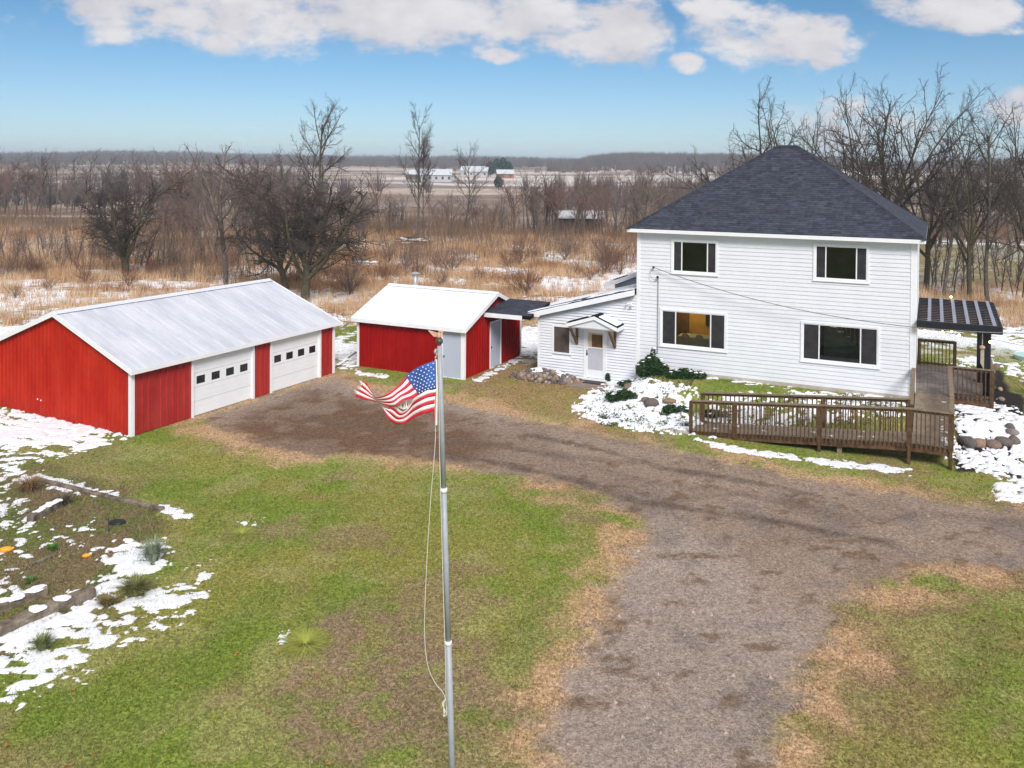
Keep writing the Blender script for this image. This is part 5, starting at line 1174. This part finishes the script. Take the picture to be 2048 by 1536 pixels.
def timber(pts,w,h,label,snow=()):
    P=[on_ground(*q) for q in pts];t=thing('garden_timber',label,'timber',tuple(P[0]));a=Vector((0,0,0));b=Vector(P[1]-P[0])
    d=b.normalized();sd=Vector((-d.y,d.x,0)).normalized();mb=MB();n=14;R_=random.Random(len(label));rings=[]
    for i in range(n+1):
        c=a+b*(i/n);ww=w*(1+R_.uniform(-.06,.06))/2;hh=h*(1+R_.uniform(-.1,.1));j=R_.uniform(-.012,.012)
        rings+= [c-sd*ww+Vector((0,0,-.08)),c-sd*ww*.98+Vector((0,0,hh*.8)),c-sd*ww*.7+Vector((0,0,hh+j)),c+sd*ww*.7+Vector((0,0,hh-j)),c+sd*ww*.98+Vector((0,0,hh*.8)),c+sd*ww+Vector((0,0,-.08))]
    fs=[];
    for i in range(n):
        for k in range(6):
            a_=i*6+k;b_=i*6+(k+1)%6;fs.append((a_,b_,b_+6,a_+6))
    fs+=[tuple(range(5,-1,-1)),tuple(range(n*6,n*6+6))];mb.add(rings,fs).build('beam',m_timber,t,smooth=False)
    if snow:
        mb=MB()
        for (t0,t1) in snow:
            for q in range(9):
                c=b*(t0+(t1-t0)*q/8);mb.ball(c+Vector((0,0,h))+sd*R_.uniform(-.3,.3)*w,R_.uniform(.05,.1),8,4,(1.6,1.3,.35),.2)
        mb.build('snow_clumps',m_snow,t,kind='stuff')
timber([(-140,1328),(185,1192)],.30,.22,'long thick weathered timber edging the garden in front',snow=((.60,.66),(.78,.80)))
timber([(-140,1275),(90,1188)],.24,.18,'shorter weathered timber lying behind the long one',snow=((.6,.75),(.85,.97)))
timber([(60,1045),(120,1012)],.20,.20,'short dark timber topped with snow near the left edge',snow=((.2,.9),))
timber([(70,960),(248,1004)],.16,.09,'thin snow-covered timber running below the garage gable',snow=())
timber([(250,1003),(325,1022)],.16,.10,'bare thin timber continuing from the snow-covered one')
timber([(60,1133),(108,1113)],.09,.06,'rusty thin board in the garden')
timber([(672,735),(712,706)],.09,.06,'old pole lying in the snow between garage and shed',snow=((.1,.5),))
p=on_ground(214,1065);MB().box(-.035,-.035,-.05,.035,.035,.38).build('stake',m_timber,None,label='short wooden stake standing in the garden',cat='stake').location=tuple(p)
p=on_ground(235,1046);o=MB().ball((0,0,0),.2,14,6,(1.2,.8,.35),.08).build('dark_bucket_lid',m_black,None,label='small round black lid lying on the grass behind the stake',cat='lid');o.location=(p[0],p[1],p[2]+.02)
m_org=M('orange_gourd',(.80,.30,.02),(.85,.38,.03),6,.45)
for (px,py,r,lab) in ((11,1104,.11,'orange gourd lying on garden snow at the left edge'),(173,1114,.07,'tiny orange gourd in the weeds of the garden')):
    p=on_ground(px,py);o=thing('gourd',lab,'gourd',(p[0],p[1],p[2]+r*.5),.4);MB().ball((0,0,0),r,12,8,(1.5,.75,.7)).tube([(r*1.2,0,0),(r*1.7,0,r*.3)],[r*.4,r*.15],8).build('fruit',m_org,o,smooth=True);MB().tube([(r*1.65,0,r*.3),(r*2.0,0,r*.5)],[r*.13,r*.08],6).build('stem',m_bark,o)
p=on_ground(2066,722);o=thing('wading_pool','pale turquoise shallow tub on the bare soil at the right edge','tub',(p[0],p[1],p[2]+.02));MB().tube([(0,0,0),(0,0,.25)],[.7,.78],24).build('shell',M('turquoise_plastic',(.45,.68,.66),(.5,.72,.7),3,.4),o)
# ================================================================== TREES
class TG:
    def __init__(s):s.v=[];s.f=[]
    def tube(s,pts,rad,n):
        base=len(s.v);d=(pts[1][0]-pts[0][0],pts[1][1]-pts[0][1],pts[1][2]-pts[0][2])
        m=math.sqrt(d[0]**2+d[1]**2+d[2]**2) or 1;d=(d[0]/m,d[1]/m,d[2]/m)
        if abs(d[2])<.9:r=(-d[1],d[0],0)
        else:r=(0,-d[2],d[1])
        m=math.sqrt(r[0]**2+r[1]**2+r[2]**2);r=(r[0]/m,r[1]/m,r[2]/m);q=(d[1]*r[2]-d[2]*r[1],d[2]*r[0]-d[0]*r[2],d[0]*r[1]-d[1]*r[0])
        cs=[(math.cos(6.2832*k/n),math.sin(6.2832*k/n)) for k in range(n)]
        V=s.v
        for p,w in zip(pts,rad):
            for c,e in cs:V.append((p[0]+(r[0]*c+q[0]*e)*w,p[1]+(r[1]*c+q[1]*e)*w,p[2]+(r[2]*c+q[2]*e)*w))
        F_=s.f
        for i in range(len(pts)-1):
            a=base+i*n
            for k in range(n):
                k2=(k+1)%n;F_.append((a+k,a+k2,a+n+k2,a+n+k))
    def mesh(s,name,mat):
        V=np.array(s.v,dtype=np.float32);Fs=np.array(s.f,dtype=np.int32);return bigmesh(name,V,Fs,mat,None,True)
def norm(d):
    m=math.sqrt(d[0]**2+d[1]**2+d[2]**2) or 1;return (d[0]/m,d[1]/m,d[2]/m)
def grow(R,out,p,d,L,r,lvl,spec,tr):
    S_=spec[lvl];n=S_['n'];pts=[p];rad=[r];step=L/n;dirs=[d]
    rend=r*S_.get('end',.35)
    for i in range(n):
        w=S_['w'];d=norm((d[0]+R.gauss(0,w),d[1]+R.gauss(0,w),d[2]+R.gauss(0,w)+S_['up']))
        p=(p[0]+d[0]*step,p[1]+d[1]*step,p[2]+d[2]*step);pts.append(p);dirs.append(d);rad.append(r+(rend-r)*(i+1)/n)
    (tr if lvl<=S_.get('trunklvl',0) else out).tube(pts,rad,7 if lvl==0 else (5 if lvl==1 else 3))
    if lvl+1>=len(spec):return
    C_=spec[lvl+1];nc=C_['c'] if isinstance(C_['c'],int) else R.randint(*C_['c'])
    if lvl>0:nc=max(1,round(nc*(.6+.6*R.random())))
    t0=C_['t0'];a0=R.uniform(0,6.28)
    for k in range(nc):
        t=t0+(1-t0)*((k+R.random()*.8)/nc);t=min(t,.999)
        if C_.get('tip') and k>=nc-2:t=.98
        f=t*n;i=int(f);fr=f-i;q=tuple(pts[i][j]+(pts[i+1][j]-pts[i][j])*fr for j in range(3));dd=dirs[min(i+1,n)];rr=rad[i]+(rad[i+1]-rad[i])*fr
        az_=a0+k*2.4+R.gauss(0,.4);an=math.radians(R.gauss(C_['a'],C_.get('as',10)))
        if abs(dd[2])<.95:u=norm((-dd[1],dd[0],0))
        else:u=(1,0,0)
        v=(dd[1]*u[2]-dd[2]*u[1],dd[2]*u[0]-dd[0]*u[2],dd[0]*u[1]-dd[1]*u[0]);ca,sa=math.cos(an),math.sin(an);cz,sz=math.cos(az_)*sa,math.sin(az_)*sa
        nd=norm((dd[0]*ca+u[0]*cz+v[0]*sz,dd[1]*ca+u[1]*cz+v[1]*sz,dd[2]*ca+u[2]*cz+v[2]*sz))
        l=L*C_['l']*R.uniform(.7,1.2)*(1-.45*(t-t0)/(1-t0+1e-6) if not C_.get('flat') else 1);nr=max(min(rr*.85,r*C_['r']*R.uniform(.8,1.1)),spec[-1].get('min',.008))
        grow(R,out,q,nd,l,nr,lvl+1,spec,tr)
def proto(seed,spec,H,r0,lean=(0,0),mat_t=None,mat_c=None,trunk_frac=1.):
    R=random.Random(seed);tr,cr=TG(),TG();grow(R,cr,(0,0,-.1),norm((lean[0],lean[1],1)),H*trunk_frac,r0,0,spec,tr)
    hmax=max(v[2] for v in cr.v+tr.v)
    return dict(h=hmax,t=tr.mesh('trunk',mat_t or m_bark),c=cr.mesh('crown',mat_c or m_twig))
OPEN=[dict(n=9,w=.06,up=.02,end=.3),dict(n=6,w=.11,up=.06,c=13,a=42,l=.46,r=.42,t0=.28,trunklvl=1,end=.25),dict(n=5,w=.14,up=.05,c=9,a=40,l=.42,r=.42,t0=.2),dict(n=4,w=.16,up=.04,c=8,a=40,l=.48,r=.5,t0=.12),dict(n=3,w=.18,up=.03,c=5,a=36,l=.5,r=.6,t0=.15,min=.009)]
VASE=[dict(n=4,w=.03,up=.05,end=.75),dict(n=9,w=.10,up=.012,c=8,a=36,as_=10,l=2.1,r=.52,t0=.55,trunklvl=1,flat=True,end=.15),dict(n=7,w=.13,up=.03,c=10,a=40,l=.40,r=.42,t0=.2),dict(n=5,w=.17,up=.02,c=8,a=42,l=.42,r=.5,t0=.12),dict(n=3,w=.2,up=.01,c=6,a=42,l=.5,r=.6,t0=.12,min=.012)]
GNARL=[dict(n=3,w=.05,up=.03,end=.8),dict(n=7,w=.17,up=.05,c=7,a=42,l=2.6,r=.6,t0=.5,trunklvl=1,flat=True,end=.25),dict(n=6,w=.22,up=.03,c=14,a=52,l=.42,r=.40,t0=.12,end=.25),dict(n=4,w=.25,up=.02,c=11,a=52,l=.50,r=.5,t0=.08),dict(n=3,w=.26,up=.0,c=7,a=50,l=.55,r=.6,t0=.1,min=.010)]
MID=[dict(n=8,w=.07,up=.02,end=.25),dict(n=6,w=.13,up=.05,c=13,a=44,l=.42,r=.38,t0=.30),dict(n=4,w=.18,up=.03,c=7,a=42,l=.45,r=.5,t0=.15),dict(n=3,w=.2,up=.02,c=4,a=40,l=.55,r=.6,t0=.1,min=.010)]
BUSHY=[dict(n=5,w=.06,up=.02,end=.5),dict(n=6,w=.13,up=.05,c=11,a=38,l=.75,r=.45,t0=.3,flat=True),dict(n=4,w=.18,up=.04,c=8,a=42,l=.42,r=.5,t0=.15),dict(n=3,w=.2,up=.02,c=6,a=42,l=.5,r=.6,t0=.1,min=.011)]
SAP=[dict(n=7,w=.07,up=.03,end=.25),dict(n=4,w=.12,up=.10,c=17,a=34,l=.26,r=.45,t0=.18),dict(n=3,w=.16,up=.06,c=4,a=36,l=.5,r=.6,t0=.15,min=.010)]
BUSH=[dict(n=1,w=.0,up=0,end=.9),dict(n=5,w=.13,up=.04,c=20,a=34,l=9.,r=.5,t0=.0,flat=True,end=.3),dict(n=4,w=.18,up=.03,c=7,a=34,l=.42,r=.5,t0=.2),dict(n=3,w=.2,up=.02,c=4,a=36,l=.5,r=.6,t0=.15,min=.007)]
PR=dict(open1=proto(1,OPEN,15,.26,(0,0),None,m_darktwig),open2=proto(2,OPEN,15,.24,(.1,0),None,m_darktwig),vase1=proto(3,VASE,6,.36,(0,0),m_mossbark,m_darktwig),vase2=proto(4,VASE,6,.34,(-.08,0),m_mossbark,m_darktwig),vase3=proto(14,VASE,5.5,.3,(.12,0),m_mossbark,m_darktwig),gnarl1=proto(5,GNARL,3.0,.27,(.1,0),m_mossbark,m_darktwig),gnarl2=proto(6,GNARL,3.0,.26,(.35,0),m_mossbark,m_darktwig),
 tall=proto(7,OPEN,17,.30,(.28,.05),m_mossbark),mid1=proto(8,MID,10,.13,(0,0),None,m_greytwig),mid2=proto(9,MID,10,.12,(0,0),None,m_rusttwig),mid3=proto(18,MID,11,.15,(.06,0),None,m_darktwig),mid4=proto(19,MID,9,.12,(-.06,0),None,m_greytwig),bushy1=proto(10,BUSHY,6,.16),bushy2=proto(11,BUSHY,6,.15,(0,0),None,m_rusttwig),sap1=proto(12,SAP,4.5,.075),sap2=proto(13,SAP,4.5,.075),sap3=proto(23,SAP,4.5,.075),
 bush1=proto(15,BUSH,.3,.06,(0,0),m_redtwig,m_redtwig),bush2=proto(16,BUSH,.3,.06,(0,0),m_redtwig,m_redtwig),bush3=proto(17,BUSH,.3,.06))
def tree(px,py,topy,kind,label,group=None,rz=0,wide=1.,cat='tree',name='bare_tree',Y=None):
    p=on_ground(px,py) if Y is None else atY(px,py,Y)
    if Y is not None:p[2]=float(hgt(np.array([p[0]]),np.array([p[1]]))[0])
    pr=PR[kind];D=p[1];Hh=max(.6,(py-topy)*D/F_PX) if Y is None else (CH-p[2])+(334-topy)*D/F_PX
    s=Hh/pr['h'];t=thing(name,label,cat,tuple(p),rz,group);t.scale=(s*wide,s*wide,s)
    mkobj('trunk',pr['t'],t);mkobj('crown',pr['c'],t);return t
tree(250,554,322,'gnarl1','wide gnarled bare tree behind the middle of the red garage, trunk forking low',rz=.3,wide=1.3)
tree(452,574,278,'bushy1','bare tree with one straight mossy trunk and fan-shaped crown behind the garage ridge',rz=1.,wide=1.15)
tree(574,586,318,'gnarl2','leaning gnarled bare tree at the right end of the garage ridge, left one of two',rz=2.6,wide=1.1)
tree(612,605,308,'gnarl1','gnarled bare tree leaning over the right end of the garage roof, right one of two',rz=3.4,wide=1.35)
tree(655,530,176,'open2','tallest bare tree on the left, its open top rising above the two gnarled crowns',rz=2.4,wide=1.05)
tree(372,500,288,'bushy2','bare twiggy tree between the wide gnarled tree and the fan-shaped one',rz=.4,wide=1.)
tree(836,484,200,'open1','tall slender bare tree with upright limbs behind the small shed',rz=.5,wide=.62)
tree(848,484,240,'open2','thin bare trunk standing right beside the tall slender tree',rz=2.,wide=.5)
tree(924,478,276,'open2','open crooked bare tree right of the tall slender one',rz=.0,wide=.8)
tree(758,476,322,'bushy2','small reddish bare tree left of the tall slender tree',rz=.9,wide=.8)
tree(1285,486,330,'bushy1','broad low bare tree touching the left side of the farmhouse roof',rz=2.2,wide=1.25)
tree(1512,470,150,'vase3','wide-spreading bare tree rising behind the left slope of the farmhouse roof',Y=72,rz=2.4,wide=1.0)
tree(1592,470,158,'vase2','bare tree directly behind the roof peak of the farmhouse',Y=80,rz=1.1,wide=.8)
tree(1700,520,140,'vase3','bare tree just right of the farmhouse roof peak',Y=76,rz=2.,wide=.8)
tree(1775,540,125,'vase1','tallest bare tree behind the right slope of the farmhouse roof',Y=68,rz=3.3,wide=.8)
tree(1852,560,145,'vase2','bare tree rising above the right eave of the farmhouse',Y=67,rz=2.2,wide=.8)
tree(1885,600,195,'open2','bare tree with the first visible trunk right of the farmhouse',rz=.4,wide=.7)
tree(1940,604,185,'vase3','bare tree with forked stem above the pergola',rz=1.4,wide=.7)
tree(1975,606,200,'open1','slim bare tree over the outer end of the pergola',rz=2.,wide=.8)
tree(2050,596,172,'vase2','bare tree cut by the right edge of the photo',rz=2.9,wide=.9)
tree(2125,600,200,'vase1','bare tree beyond the right edge of the pergola view',rz=.9,wide=.8)
R=random.Random(77)
ORD=['first','second','third','fourth','fifth','sixth','seventh','eighth','ninth','tenth','eleventh','twelfth','thirteenth','fourteenth','fifteenth','sixteenth','seventeenth','eighteenth','nineteenth']
TENS=['','','twent','thirt','fort','fift','sixt','sevent','eight','ninet']
def ordw(n):
    if n<20:return ORD[n-1]
    return TENS[n//10]+('ieth' if n%10==0 else 'y-'+ORD[n%10-1])
def row(items,fmt,group,**k):
    """items: (px, py, topy, kind, wide); labels count the ones in the frame from the left"""
    n=0
    for (px,py,ty,kd,wd) in sorted(items):
        if 0<=px<=2048:n+=1;lab=fmt%ordw(n)
        else:lab=fmt.split('%s')[0]+'beyond the frame'+fmt.split('%s from the left')[1]
        tree(px,py,ty,kd,lab,group,rz=R.uniform(0,6.28),wide=wd,**k)
U=R.uniform;MK=['mid1','mid2','mid3','mid4','bushy2','mid1','mid3']
it=[];x=-40
while x<600:it.append((x,430+U(-7,9),U(290,332),R.choice(MK),U(.9,1.3)));x+=U(5,12)
row(it,'bare tree %s from the left in the distant row past the snowy field','trees in the distant row at left')
it=[];x=-15
while x<560:it.append((x,U(512,548),U(436,478),R.choice(['sap1','sap2','sap3']),U(.8,1.5)));x+=U(6,15)
row(it,'thin sapling %s from the left in the thicket behind the garage','saplings in the thicket at left',cat='sapling',name='sapling')
row([(U(330,760),U(468,505),U(345,410),R.choice(['mid1','mid4','bushy1','bushy2']),U(.9,1.2)) for k in range(34)],'bare tree %s from the left in the grove behind the gnarled garage trees','trees in the grove behind the garage')
it=[]
for k in range(96):
    x=U(700,1330) if k%3 else U(1000,1330);it.append((x,U(452,482),U(320,385) if x>1010 else U(375,425),R.choice(MK+['mid2','bushy2','bushy1']),U(.85,1.3)))
row(it,'bare tree %s from the left in the middle wood beyond the dry field','trees in the middle wood')
row([(U(1835,2110),U(430,520),U(300,372),R.choice(MK[:4]),U(.9,1.3)) for k in range(50)],'bare tree %s from the left in the dense wood at far right','trees in the wood at right')
row([(U(1330,1450),U(430,480),U(325,365),R.choice(MK[:4]),U(.9,1.3)) for k in range(10)]+[(U(1700,1840),U(430,480),U(325,365),R.choice(MK[:4]),U(.9,1.3)) for k in range(12)],'bare tree %s from the left in the wood half hidden by the farmhouse roof','trees in the wood behind the farmhouse')
for (px,py,ty,kd,lab) in [(835,550,505,'bush2','brown bush behind the shed roof'),(900,548,480,'bush3','open brown bush above the shed ridge'),(1052,590,508,'bush1','rust-coloured bush between the shed and the farmhouse'),(1015,535,490,'bush2','reddish bush left of the snowy field patch'),
   (1130,520,470,'bush3','brown bush before the snowy-roofed hut'),(1225,530,470,'bush1','red-brown bush close to the farmhouse left wall'),(700,590,500,'bush3','grey-brown bush right of the garage roof end'),(665,560,505,'bush2','low bush beneath the gnarled trees'),
   (95,582,545,'bush1','purplish bush in the snow behind the garage gable'),(30,596,560,'bush2','rust-brown bush at the left edge behind the garage'),(362,562,520,'bush3','small open bush behind the garage roof'),(745,560,525,'bush2','rust-brown bush just left of the stovepipe'),(1180,560,520,'bush2','low brown bush in the dry grass by the farmhouse'),
   (960,560,520,'bush1','low reddish bush over the shed ridge end'),(2062,790,735,'bush1','red-twigged bush at the right edge beside the deck bed')]:
    tree(px,py,ty,kd,lab,rz=px,cat='bush',name='bush',wide=1.2)
def lowrow(items,fmt,group,sc,**k):
    for n,(px,py,kd) in enumerate(sorted(items)):
        t=tree(px,py,0,kd,fmt%ordw(n+1) ,group,rz=px,**k);t.scale=sc()
lowrow([(R.choice([U(640,1260),U(5,640)]),U(495,575),R.choice(['bush1','bush2','bush3'])) for k in range(46)],'low brown bush %s from the left in the dry field','low bushes in the dry field',lambda:(.6,.6,U(.35,.7)),cat='bush',name='bush')
lowrow([(U(1850,2040),U(540,600),R.choice(['sap1','sap2','sap3'])) for k in range(26)],'thin bare sapling %s from the left in the brush beyond the pergola','saplings beyond the pergola',lambda:(.8,.8,U(.6,1.1)),cat='sapling',name='sapling')
# fallen branch, brush piles
p=on_ground(345,528);o=thing('fallen_branch','long dead branch lying on the dry grass right of the gnarled tree','branch',tuple(p))
MB().tube([(-3.4,0,.1),(-2.2,.1,.2),(-1,0,.4),(.1,0,1.0),(.6,0,1.1)],[.05,.08,.09,.10,.05],6).build('limb',m_bark,o);MB().tube([(-1,0,.4),(-.9,0,.9),(-.6,0,1.2)],[.05,.03,.02],5).tube([(-2.2,.1,.2),(-2.5,.1,.6)],[.04,.02],5).build('twig',m_bark,o)
def brush(px,py,L,H_,n,label):
    p=on_ground(px,py);t=thing('brush_pile',label,'brush pile',tuple(p));R_=random.Random(px)
    for k in range(n):
        x=R_.uniform(-L/2,L/2);z=R_.uniform(.05,H_*(1-(2*abs(x)/L)**2)+.1);a=R_.uniform(-.6,.6);l=R_.uniform(.8,2.2)
        MB().tube([(x-l/2*math.cos(a),R_.uniform(-.5,.5),z-l/4*math.sin(a)),(x,R_.uniform(-.5,.5),z+.05),(x+l/2*math.cos(a),R_.uniform(-.5,.5),z+l/4*math.sin(a)+R_.uniform(0,.4))],[.09,.08,.04],5).build('branch',m_bark,t)
    mb=MB()
    for k in range(14):
        x=R_.uniform(-L/2,L/2)*.8;mb.ball((x,-.5,R_.uniform(.3,H_*.9)),R_.uniform(.12,.25),7,4,(1.8,1,.4),.2)
    mb.build('snow_clumps',m_snow,t,kind='stuff')
brush(828,490,3.9,1.0,34,'pile of dark dead branches with snow in the field below the tall tree')
brush(735,535,2.2,.7,16,'small heap of branches in the field behind the stovepipe')
# ================================================================== FAR BUILDINGS
def far_building(px,py,Y,w,d,h,rh,rz_,label,wallmat,name='barn',doors_=0,wins=0):
    p=atY(px,py,Y);p[2]=float(hgt(np.array([p[0]]),np.array([p[1]]))[0]);t=thing(name,label,'building',tuple(p),rz_)
    MB().box(-w/2,-d/2,-1,w/2,d/2,h).prism([(-w/2,-d/2,h),(-w/2,d/2,h),(-w/2,0,h+rh)],(.05,0,0)).prism([(w/2-.05,-d/2,h),(w/2-.05,d/2,h),(w/2-.05,0,h+rh)],(.05,0,0)).build('wall',wallmat,t)
    MB().prism([(-w/2-.4,-d/2-.5,h-.1),(-w/2-.4,0,h+rh+.05),(-w/2-.4,d/2+.5,h-.1),(-w/2-.4,d/2+.5,h+.1),(-w/2-.4,0,h+rh+.3),(-w/2-.4,-d/2-.5,h+.1)],(w+.8,0,0)).build('roof',m_farr,t)
    for k in range(wins):
        x=-w/2+w*(k+.6)/wins;MB().box(x-.5,-d/2-.06,h*.35,x+.5,-d/2,h*.75).build('window',m_dark,t)
    for k in range(doors_):
        x=-w/2+w*(k+.5)/doors_;MB().box(x-w/doors_*.42,-d/2-.08,0,x+w/doors_*.42,-d/2,h*.75).build('door',m_dark,t)
m_farw=M('far_white_wall',(.42,.42,.45),(.5,.5,.52),1,.8);m_farr=M('far_snowy_roof',(.48,.5,.54),(.56,.58,.6),1,.8);m_farb=M('far_brown_wall',(.10,.085,.07),(.16,.13,.11),1,.9)
far_building(872,357,430,15.5,9,3.2,2.6,.05,'long white barn with snowy roof on the distant rise behind the tall slender tree',m_farw,doors_=0,wins=5)
far_building(826,355,450,7,6,2.6,2,.1,'small grey outbuilding left of the distant white barn',m_farb)
far_building(950,345,520,16,9,3,3,-.1,'distant farmhouse with snowy gable roof between the tree and the evergreens',m_farw,name='distant_house',wins=4)
far_building(1010,352,480,9,7,2.6,2,.1,'small distant brick-coloured building right of the evergreens',M('far_brick',(.28,.12,.09),(.34,.16,.12),2,.9),name='distant_house',wins=2)
far_building(1160,470,132,6.6,4,2.0,.7,-.1,'low dark hut with snowy roof among the trees of the middle wood',m_farb,name='hut',doors_=2)
# evergreens on the skyline
def pine(px,py,topy,Y,label,seed,grp=None):
    p=atY(px,py,Y);p[2]=float(hgt(np.array([p[0]]),np.array([p[1]]))[0]);Hh=(CH-p[2])+(334-topy)*Y/F_PX;t=thing('pine_tree',label,'pine',tuple(p),0,grp)
    bl=[(0,0,Hh*.45,Hh*.30,Hh*.30,Hh*.30),(0,0,Hh*.75,Hh*.2,Hh*.2,Hh*.25),(Hh*.12,0,Hh*.6,Hh*.2,Hh*.2,Hh*.2),(-Hh*.12,0,Hh*.55,Hh*.2,Hh*.2,Hh*.2)]
    v,f,c=leaf_cloud(900,bl,Hh*.06,(.03,.06,.045),(.06,.10,.07),seed);mkobj('crown',bigmesh('crown',v,f,m_leaf,c),t);MB().tube([(0,0,-1),(0,0,Hh*.8)],[Hh*.03,.1],6).build('trunk',m_bark,t)
for k,(px,ty) in enumerate(((981,322),(993,317),(1006,315),(1016,322))):pine(px,345,ty,520,['dark evergreen at the left of the skyline clump','second evergreen from the left in the skyline clump','tallest evergreen in the skyline clump','evergreen at the right of the skyline clump'][k],50+k)
pine(997,370,350,330,'small dark evergreen below the skyline clump',58)
# far woods as one mass
def woods():
    V=[];Fs=[];C=[];o=0
    def add(X,Y,Hh,per,wd,c):
        nonlocal o
        n=len(X);Z=hgt(X,Y);X=np.repeat(X,per);Y=np.repeat(Y,per);Z=np.repeat(Z,per);H2=np.repeat(Hh,per);W2=np.repeat(wd,per);m=len(X)
        z0=H2*rng.uniform(-.05,.22,m);a=rng.uniform(0,6.28,m);sp=rng.uniform(.1,1,m);r=sp*H2*np.where(Y>560,.55,.40);top=H2*(rng.uniform(.65,1.08,m)*(1-.32*sp**2))
        fb=np.where(Y>560,.80,.35);bx=X+np.cos(a)*r*fb;by=Y+np.sin(a)*r*fb;tx=X+np.cos(a)*r;ty=Y+np.sin(a)*r
        q=np.empty((m,3,3));q[:,0]=np.stack([bx-W2/2,by,Z+z0],1);q[:,1]=np.stack([bx+W2/2,by,Z+z0],1);q[:,2]=np.stack([tx,ty,Z+top],1)
        V.append(q.reshape(-1,3));Fs.append(np.arange(3*m).reshape(-1,3)+o);o+=3*m
        cc=np.repeat(np.repeat(c*rng.uniform(.75,1.25,(n,1)),per,0)*rng.uniform(.8,1.2,(m,1)),3,0);C.append(cc)
    base=np.array([.115,.090,.082])
    # skyline ridges
    for (y0,y1,n,h) in ((1350,2300,9000,13),(850,1200,2600,11),(600,760,1500,8),(380,520,420,7),(250,330,330,8),(185,235,260,7)):
        Y=rng.uniform(y0,y1,n);X=rng.uniform(-.68,.68,n)*Y
        nn=fbm(X/150,Y/60,401,3);k=(nn>{1350:.30,850:.46,600:.50,380:.53,250:.52,185:.5}[y0])
        k&=~((np.abs(X/Y+.07)<.11)&(Y<760)&(rng.random(n)<.97))
        X=X[k];Y=Y[k];m=len(X)
        if y0>=600:per=22;wd=np.full(m,h*.055)
        else:per=40;wd=np.full(m,.2)
        add(X,Y,h*rng.uniform(.7,1.15,m),per,wd,np.tile(base,(m,1)))
    # right-hand hill
    n=2200;Y=rng.uniform(820,1000,n);X=rng.uniform(.085,.40,n)*Y;add(X,Y,12*rng.uniform(.75,1.15,n),16,np.full(n,.8),np.tile(base,(n,1)))
    V_=np.concatenate(V);F_=np.concatenate(Fs);C_=np.concatenate(C);mkobj('distant_woods',bigmesh('distant_woods',V_,F_,m_blade,C_),kind='stuff')
woods()
# ------------------------------------------------------------------ haze
def haze():
    m=bpy.data.materials.new('haze');m.use_nodes=True;N=m.node_tree.nodes;L=m.node_tree.links;N.clear();o=N.new('ShaderNodeOutputMaterial');v=N.new('ShaderNodeVolumePrincipled')
    v.inputs['Color'].default_value=(.70,.85,1,1);v.inputs['Density'].default_value=HAZE;L.new(v.outputs[0],o.inputs['Volume'])
    MB().box(-5600,-300,-12,5600,7200,62).build('haze',m,None,kind='stuff')
HAZE=.00036
haze()
